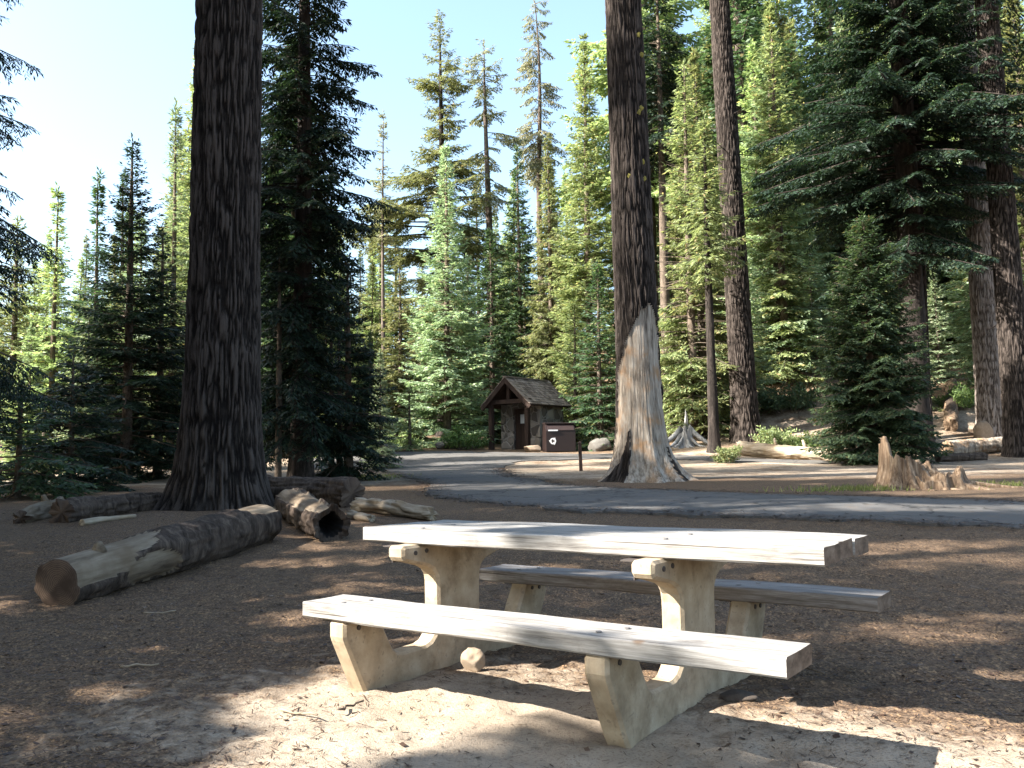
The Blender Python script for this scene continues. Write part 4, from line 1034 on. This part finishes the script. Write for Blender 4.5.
def rock(label, px, py, W, D, H, seed, mat='rock', name='boulder', sink=.25, rz=0, xy=None):
    x, y = xy or gp(px, py); bm = bmesh.new(); bmesh.ops.create_icosphere(bm, subdivisions=4, radius=1)
    P = np.array([v.co[:] for v in bm.verts]); n = fbm(P[:, 0] * 1.1 + seed, P[:, 1] * 1.1, P[:, 2] * 1.1, seed, 4); P = P * (0.62 + .75 * n)[:, None]
    for _ in range(5):                                       # a few flat broken faces
        g = np.random.default_rng(seed * 7 + _); q = norm(g.normal(0, 1, 3)); dd = P @ q; k = dd > .62; P[k] -= q * (dd[k] - .62)[:, None] * .85
    P = P * np.array((W / 2, D / 2, H / 2)) / .9
    for v, p in zip(bm.verts, P): v.co = p
    me = bpy.data.meshes.new(name); bm.to_mesh(me); bm.free(); me.materials.append(M[mat])
    for p in me.polygons: p.use_smooth = True
    o = obj(name, me, None, (x, y, gz(x, y) + H * (.5 - sink))); o.rotation_euler.z = rz
    return tag(o, label, 'rock')


rock('fist-sized tan stone beneath the front bench', 475, 672, .125, .12, .13, 3, 'tan_rock', 'stone', .12)
rock('grey boulder right of the brown bin', 600, 451, 1.2, .8, .7, 5)
rock('pale boulder left of the shelter post', 467, 449, 1.1, .7, .6, 7)
rock('low grey boulder among the pair left of the shelter', 446, 449, 1.3, .8, .6, 9)
rock('small pale rock at the end of the pavement', 388, 452, .7, .6, .55, 11)
rock('white rock before the shelter corner', 533, 452, .7, .5, .45, 13, 'tan_rock')
rock('rounded pale rock on the stout grey log', 984, 440, .8, .6, .75, 15, 'tan_rock', 'boulder', .05)
rock('flat dark stone on the shaded ground under the front bench right end', 735, 700, .17, .10, .05, 17, 'dark_rock', 'stone', .2)

# ------------------------------------------------------------------ shelter, bin, post
SX, SY = at_px(525.5, 42.6); sz = gz(SX, SY)
sh = thing('stone_shelter', 'small stone shelter with a shingled gable roof and open porch', 'shelter', (SX, SY, sz), rz=R(-38))   # local -y is the porch front
Wd, Dp, eh, rh = 1.15, 1.45, 2.12, 3.30
wl = MB()
for sx in (-1, 1): wl.box((sx * (Wd - .12), .50, eh / 2 - .1), (.24, 1.9, eh + .2))
wl.box((0, Dp - .15, eh / 2 - .1), (2 * Wd - .484, .24, eh + .2))
wl.box((-.66, -.33, eh / 2 - .1), (.54, .24, eh + .2)); wl.box((.68, -.33, eh / 2 - .1), (.50, .24, eh + .2))
wl.box((.02, -.33, eh - .06), (.90, .22, .30))
wl.build('stone_wall', M['stone'], sh)
dr = MB(); dr.box((.02, -.30, .92), (.86, .06, 1.96)); d_ = dr.build('door', M['brown'], sh)
nt = MB(); nt.box((.10, -.337, 1.42), (.34, .012, .42)); nt.build('notice', M['dirtywhite'], d_)
hb = MB(); hb.tube([(.34, -.34, 1.0), (.34, -.40, 1.0), (.34, -.40, 1.12)], .02, 6); hb.build('handle', M['steel'], d_)
for sx in (-1, 1):
    p_ = MB(); p_.box((sx * 1.06, -1.30, 1.0), (.20, .20, 2.3)); p_.build('post', M['brown'], sh, bevel=.012)
bmz = MB()
bmz.box((0, -1.30, 2.2), (2.5, .18, .20)); bmz.build('tie_beam', M['brown'], sh)
kp = MB(); kp.box((0, -1.30, 2.71), (.16, .14, .80)); kp.build('king_post', M['brown'], sh)
gb = MB(); gb.add([(-1.2, Dp - .1, eh), (1.2, Dp - .1, eh), (0, Dp - .1, rh - .15), (-1.2, Dp - .2, eh), (1.2, Dp - .2, eh), (0, Dp - .2, rh - .15)], [(0, 1, 2), (3, 5, 4), (0, 3, 4, 1), (1, 4, 5, 2), (2, 5, 3, 0)]); gb.build('rear_gable', M['brown'], sh)
rf = MB(); run = 1.42; slope = math.atan2(rh - eh + .12, run); g = random.Random(8)
for sx in (-1, 1):
    nrow = 11; SL = math.hypot(run, rh - eh + .12)
    for i in range(nrow):
        yy = -1.62
        while yy < 1.72:
            w_ = g.uniform(.12, .24); s0 = (i + .5) / nrow * SL
            cx = sx * (run - s0 * math.cos(slope)); cz = eh - .12 + s0 * math.sin(slope) + .04
            rot = Matrix.Rotation(sx * (slope - .07), 3, 'Y')
            rf.box((cx, yy + w_ / 2, cz + g.uniform(0, .012)), (SL / nrow * 1.35, w_ - .012, .03), rot); yy += w_
roof = rf.build('roof', M['shake'], sh)
dk = MB()
for sx in (-1, 1):
    dk.box((sx * run / 2, .05, (eh - .12 + rh) / 2 - .035), (SL, 3.28, .05), Matrix.Rotation(sx * slope, 3, 'Y'))
    for yy in (-1.56, 1.66): dk.box((sx * run / 2, yy, (eh - .12 + rh) / 2 - .12), (SL, .08, .20), Matrix.Rotation(sx * slope, 3, 'Y'))
dk.build('roof_deck', M['brown'], roof)
rc = MB(); rc.box((0, .05, rh + .05), (.22, 3.34, .06)); rc.build('ridge_cap', M['shake'], roof)

BX, BY = at_px(558, 40)
bn = thing('recycling_bin', 'brown steel recycling bin with a white recycling mark beside the shelter', 'recycling bin', (BX, BY, gz(BX, BY)), rz=R(8))
bd = MB(); w_, dpt = .66, .5
prof = [(-dpt, 0), (dpt, 0), (dpt, 1.0), (dpt - .15, 1.24), (-dpt + .25, 1.24), (-dpt, .92)]
vv = [(-w_, a, b) for a, b in prof] + [(w_, a, b) for a, b in prof]; n = len(prof)
bd.add(vv, [tuple(range(n)), tuple(range(2 * n - 1, n - 1, -1))] + [(i, (i + 1) % n, n + (i + 1) % n, n + i) for i in range(n)]); bd.build('bin_body', M['bin'], bn, bevel=.015)
ld = MB(); ld.box((0, -dpt + .115, 1.09), (1.2, .40, .03), Matrix.Rotation(math.atan2(.32, .25), 3, 'X')); lid = ld.build('lid', M['binlid'], bn)
hd = MB(); hd.box((-.35, -dpt - .02, .93), (.42, .05, .06)); hd.build('handle', M['dirtywhite'], lid)
tp = MB(); tp.box((0, .06, 1.26), (1.36, .9, .04)); tp.build('top_panel', M['binlid'], bn)
mk_ = MB()
for q in range(3):                                         # three chasing arrows
    a0 = R(90 + q * 120); pts = [(-.36 + .11 * math.cos(a0 + R(b)), .46 + .11 * math.sin(a0 + R(b))) for b in (0, 28, 56, 78)]
    for (xa, za), (xb, zb) in zip(pts, pts[1:]):
        c = ((xa + xb) / 2, -dpt - .006, (za + zb) / 2); mk_.box(c, (math.hypot(xb - xa, zb - za) * 1.08, .006, .06), Matrix.Rotation(-math.atan2(zb - za, xb - xa), 3, 'Y'))
    a = a0 + R(78); dx_, dz_ = -math.sin(a), math.cos(a); ox, oz = math.cos(a), math.sin(a); bx, bz = -.36 + .11 * ox, .46 + .11 * oz
    tri = [(bx + ox * .075, bz + oz * .075), (bx - ox * .075, bz - oz * .075), (bx + dx_ * .09, bz + dz_ * .09)]
    mk_.add([(p[0], -dpt - .010, p[1]) for p in tri] + [(p[0], -dpt - .004, p[1]) for p in tri], [(0, 1, 2), (5, 4, 3), (0, 3, 4, 1), (1, 4, 5, 2), (2, 5, 3, 0)])
mk_.build('recycling_mark', M['white'], bn)

x, y = gp(581, 471)
ps = thing('wooden_post', 'short dark wooden post standing on bare ground beyond the road', 'post', (x, y, gz(x, y)), tilt=(0, R(-1.5)))
pb = MB(); pb.box((0, 0, .38), (.10, .10, .96)); pb.build('post_shaft', M['brown'], ps, bevel=.01)
cp = MB(); cp.add([(-.048, -.048, .86), (.048, -.048, .86), (.048, .048, .86), (-.048, .048, .86), (0, 0, .90)], [(0, 1, 4), (1, 2, 4), (2, 3, 4), (3, 0, 4)]); cp.build('post_top', M['brown'], ps)

# ------------------------------------------------------------------ litter and grass
g = np.random.default_rng(12)
N = 120000
yv = 2.0 + 12.5 * g.random(N) ** 1.5; xv = (g.random(N) * 2 - 1) * (.72 * yv + .4)
dxx, dyy = xv - TX, yv - TY; lxx, lyy = math.cos(TYAW) * dxx + math.sin(TYAW) * dyy, -math.sin(TYAW) * dxx + math.cos(TYAW) * dyy
wn = np.maximum(np.exp(-((lxx - .2) / 2.3) ** 2 - ((lyy + .9) / 1.25) ** 2), np.exp(-((xv - 1.4) / 1.9) ** 2 - ((yv - 2.9) / .9) ** 2))
kp = g.random(N) > wn * .95; xv, yv = xv[kp], yv[kp]; N = len(xv)
zv = terr(xv, yv) + micro(xv, yv) + .004
a = g.uniform(0, 6.28, N); ln = g.uniform(.015, .045, N); thick = g.uniform(.0009, .0024, N)
big = g.random(N) < .005; ln[big] *= g.uniform(1.5, 4, big.sum()); thick[big] *= 2.2
chip = g.random(N) < .05; ln[chip] = g.uniform(.01, .035, chip.sum()); thick[chip] = g.uniform(.004, .012, chip.sum())
# needles drifted along the edges of the asphalt
ep = [gp(*p) for p in road_px]; ex = []; 
for (xa, ya), (xb, yb) in zip(ep, ep[1:] + ep[:1]):
    L_ = math.hypot(xb - xa, yb - ya); n_ = int(min(L_, 30) * 420); f_ = g.random(n_); ex.append(np.stack([xa + (xb - xa) * f_ + g.normal(0, .22, n_), ya + (yb - ya) * f_ + g.normal(0, .22, n_)], 1))
ex = np.concatenate(ex); ex = ex[(ex[:, 1] < 30)]; n_ = len(ex); ez = terr(ex[:, 0], ex[:, 1]); ez = np.maximum(ez + micro(ex[:, 0], ex[:, 1]), ez + .03) + .006
xv = np.concatenate([xv, ex[:, 0]]); yv = np.concatenate([yv, ex[:, 1]]); zv = np.concatenate([zv, ez]); a = np.concatenate([a, g.uniform(0, 6.28, n_)]); ln = np.concatenate([ln, g.uniform(.03, .08, n_)]); thick = np.concatenate([thick, g.uniform(.0015, .006, n_)]); N = len(xv)
P = np.stack([xv, yv, zv], 1); D = np.stack([np.cos(a), np.sin(a), g.normal(.05, .22, N)], 1); Wv = np.stack([-np.sin(a), np.cos(a), g.normal(0, .3, N)], 1) * thick[:, None]
Q = np.stack([P - D * ln[:, None] / 2 - Wv, P - D * ln[:, None] / 2 + Wv, P + D * ln[:, None] / 2 + Wv, P + D * ln[:, None] / 2 - Wv], 1); Q[:, :, 2] = np.maximum(Q[:, :, 2], zv[:, None] - .001)
tag(obj('needle_litter', leaf_mesh(Q, M['needle'], 'needle_litter')), 'dry brown needles and chips strewn over the trodden ground', 'litter', kind='stuff')


def grass(label, cpx, n, sx, sy, h, seed):
    g = np.random.default_rng(seed); c = gp(*cpx); x = c[0] + g.normal(0, sx, n); y = c[1] + g.normal(0, sy, n); z = terr(x, y)
    P = np.stack([x, y, z], 1); E = np.stack([g.normal(0, .35, n), g.normal(0, .35, n), np.ones(n)], 1) * (h * g.uniform(.5, 1.3, n))[:, None]; W = norm(np.cross(E, g.normal(0, 1, (n, 3)))) * .012
    tag(obj('grass', leaf_mesh(np.stack([P - W, P + W, P + E + W * .2, P + E - W * .2], 1), M['grass'], 'grass')), label, 'grass', kind='stuff')


grass('thin green grass left of the torn stump', (862, 490), 520, .75, .25, .09, 1)
grass('thin yellowish grass patch right of the torn stump', (1005, 486), 420, .7, .3, .09, 2)
grass('short grass on the dirt island by the pavement', (362, 478), 500, .6, .5, .08, 3)

# a few fallen sticks, each one a thing
for i, (px, py, L, rz, lab) in enumerate([(350, 655, .16, 1.0, 'short dark stick on the sunlit dust in front of the bench'), (790, 668, .42, 2.2, 'forked dry twig on the shaded ground right of the front bench'), (140, 668, .2, .2, 'pale flat wood sliver on the shaded left ground'),
                                        (418, 594, .3, .1, 'weathered stick lying on the ground behind the bench'), (160, 615, .22, .3, 'pale chip beside the sawn end of the log'), (300, 716, .22, -.5, 'slender pale twig on the sunlit dust at lower left')]):
    x, y = gp(px, py + (55 if i == 0 else 0)); g_ = random.Random(i + 40); mb = MB(); n = 6
    pts = [(L * (s / (n - 1) - .5), g_.uniform(-.012, .012), .012 + g_.uniform(-.004, .01)) for s in range(n)]; mb.tube(pts, [.007 * (1 - .5 * s / n) for s in range(n)], 6)
    if i == 1: mb.tube([pts[2], (pts[2][0] + .06, .08, .05), (pts[2][0] + .12, .16, .03)], [.005, .004, .002], 5)
    o = mb.build('stick', M['twig'] if i not in (2, 4, 5) else M['pale_log'], None, (x, y, gz(x, y) + float(micro(x, y))), True); o.rotation_euler.z = rz; tag(o, lab, 'stick', 'loose sticks on the ground')

# ------------------------------------------------------------------ sky, sun, camera
az = math.atan2(SUNV[0], SUNV[1]); el = math.atan2(SUNV[2], math.hypot(SUNV[0], SUNV[1]))
w = bpy.data.worlds.new('World'); SC.world = w; w.use_nodes = True; nt = w.node_tree; nt.nodes.clear()
sk = nt.nodes.new('ShaderNodeTexSky'); sk.sky_type = 'NISHITA'; sk.sun_disc = False; sk.sun_elevation = el; sk.sun_rotation = az % (2 * math.pi); sk.air_density = 1.0; sk.dust_density = 4.0; sk.ozone_density = .35; sk.altitude = 300
bg = nt.nodes.new('ShaderNodeBackground'); bg.inputs[1].default_value = .11; wo = nt.nodes.new('ShaderNodeOutputWorld')
tn = nt.nodes.new('ShaderNodeMix'); tn.data_type = 'RGBA'; tn.blend_type = 'MULTIPLY'; tn.inputs[0].default_value = 1; tn.inputs[7].default_value = (.98, 1.05, 1.03, 1)
nt.links.new(sk.outputs[0], tn.inputs[6]); nt.links.new(tn.outputs[2], bg.inputs[0]); nt.links.new(bg.outputs[0], wo.inputs[0])
ld = bpy.data.lights.new('sun', 'SUN'); ld.energy = 5.0; ld.angle = R(.53); ld.color = (1, .95, .87)
so = bpy.data.objects.new('sun', ld); COL.objects.link(so); so.rotation_euler = Vector(SUNV).to_track_quat('Z', 'Y').to_euler(); so.location = (-20, -6, 30)
cd = bpy.data.cameras.new('camera'); cd.sensor_width = 36; cd.lens = F / 1024 * 36; cd.clip_end = 2000; cd.clip_start = .05
co = bpy.data.objects.new('camera', cd); COL.objects.link(co); co.matrix_world = Matrix.Translation((0, 0, CH)) @ Matrix.Rotation(math.pi / 2 + PIT, 4, 'X') @ Matrix.Rotation(ROLL, 4, 'Z')
SC.camera = co
SC.view_settings.view_transform = 'Standard'; SC.view_settings.look = 'None'; SC.view_settings.gamma = 1; SC.view_settings.exposure = 2.22
SC.render.engine = 'CYCLES'; cy = SC.cycles
cy.max_bounces = 6; cy.diffuse_bounces = 3; cy.glossy_bounces = 2; cy.transmission_bounces = 4; cy.transparent_max_bounces = 4; cy.use_denoising = True; cy.caustics_reflective = False; cy.caustics_refractive = False
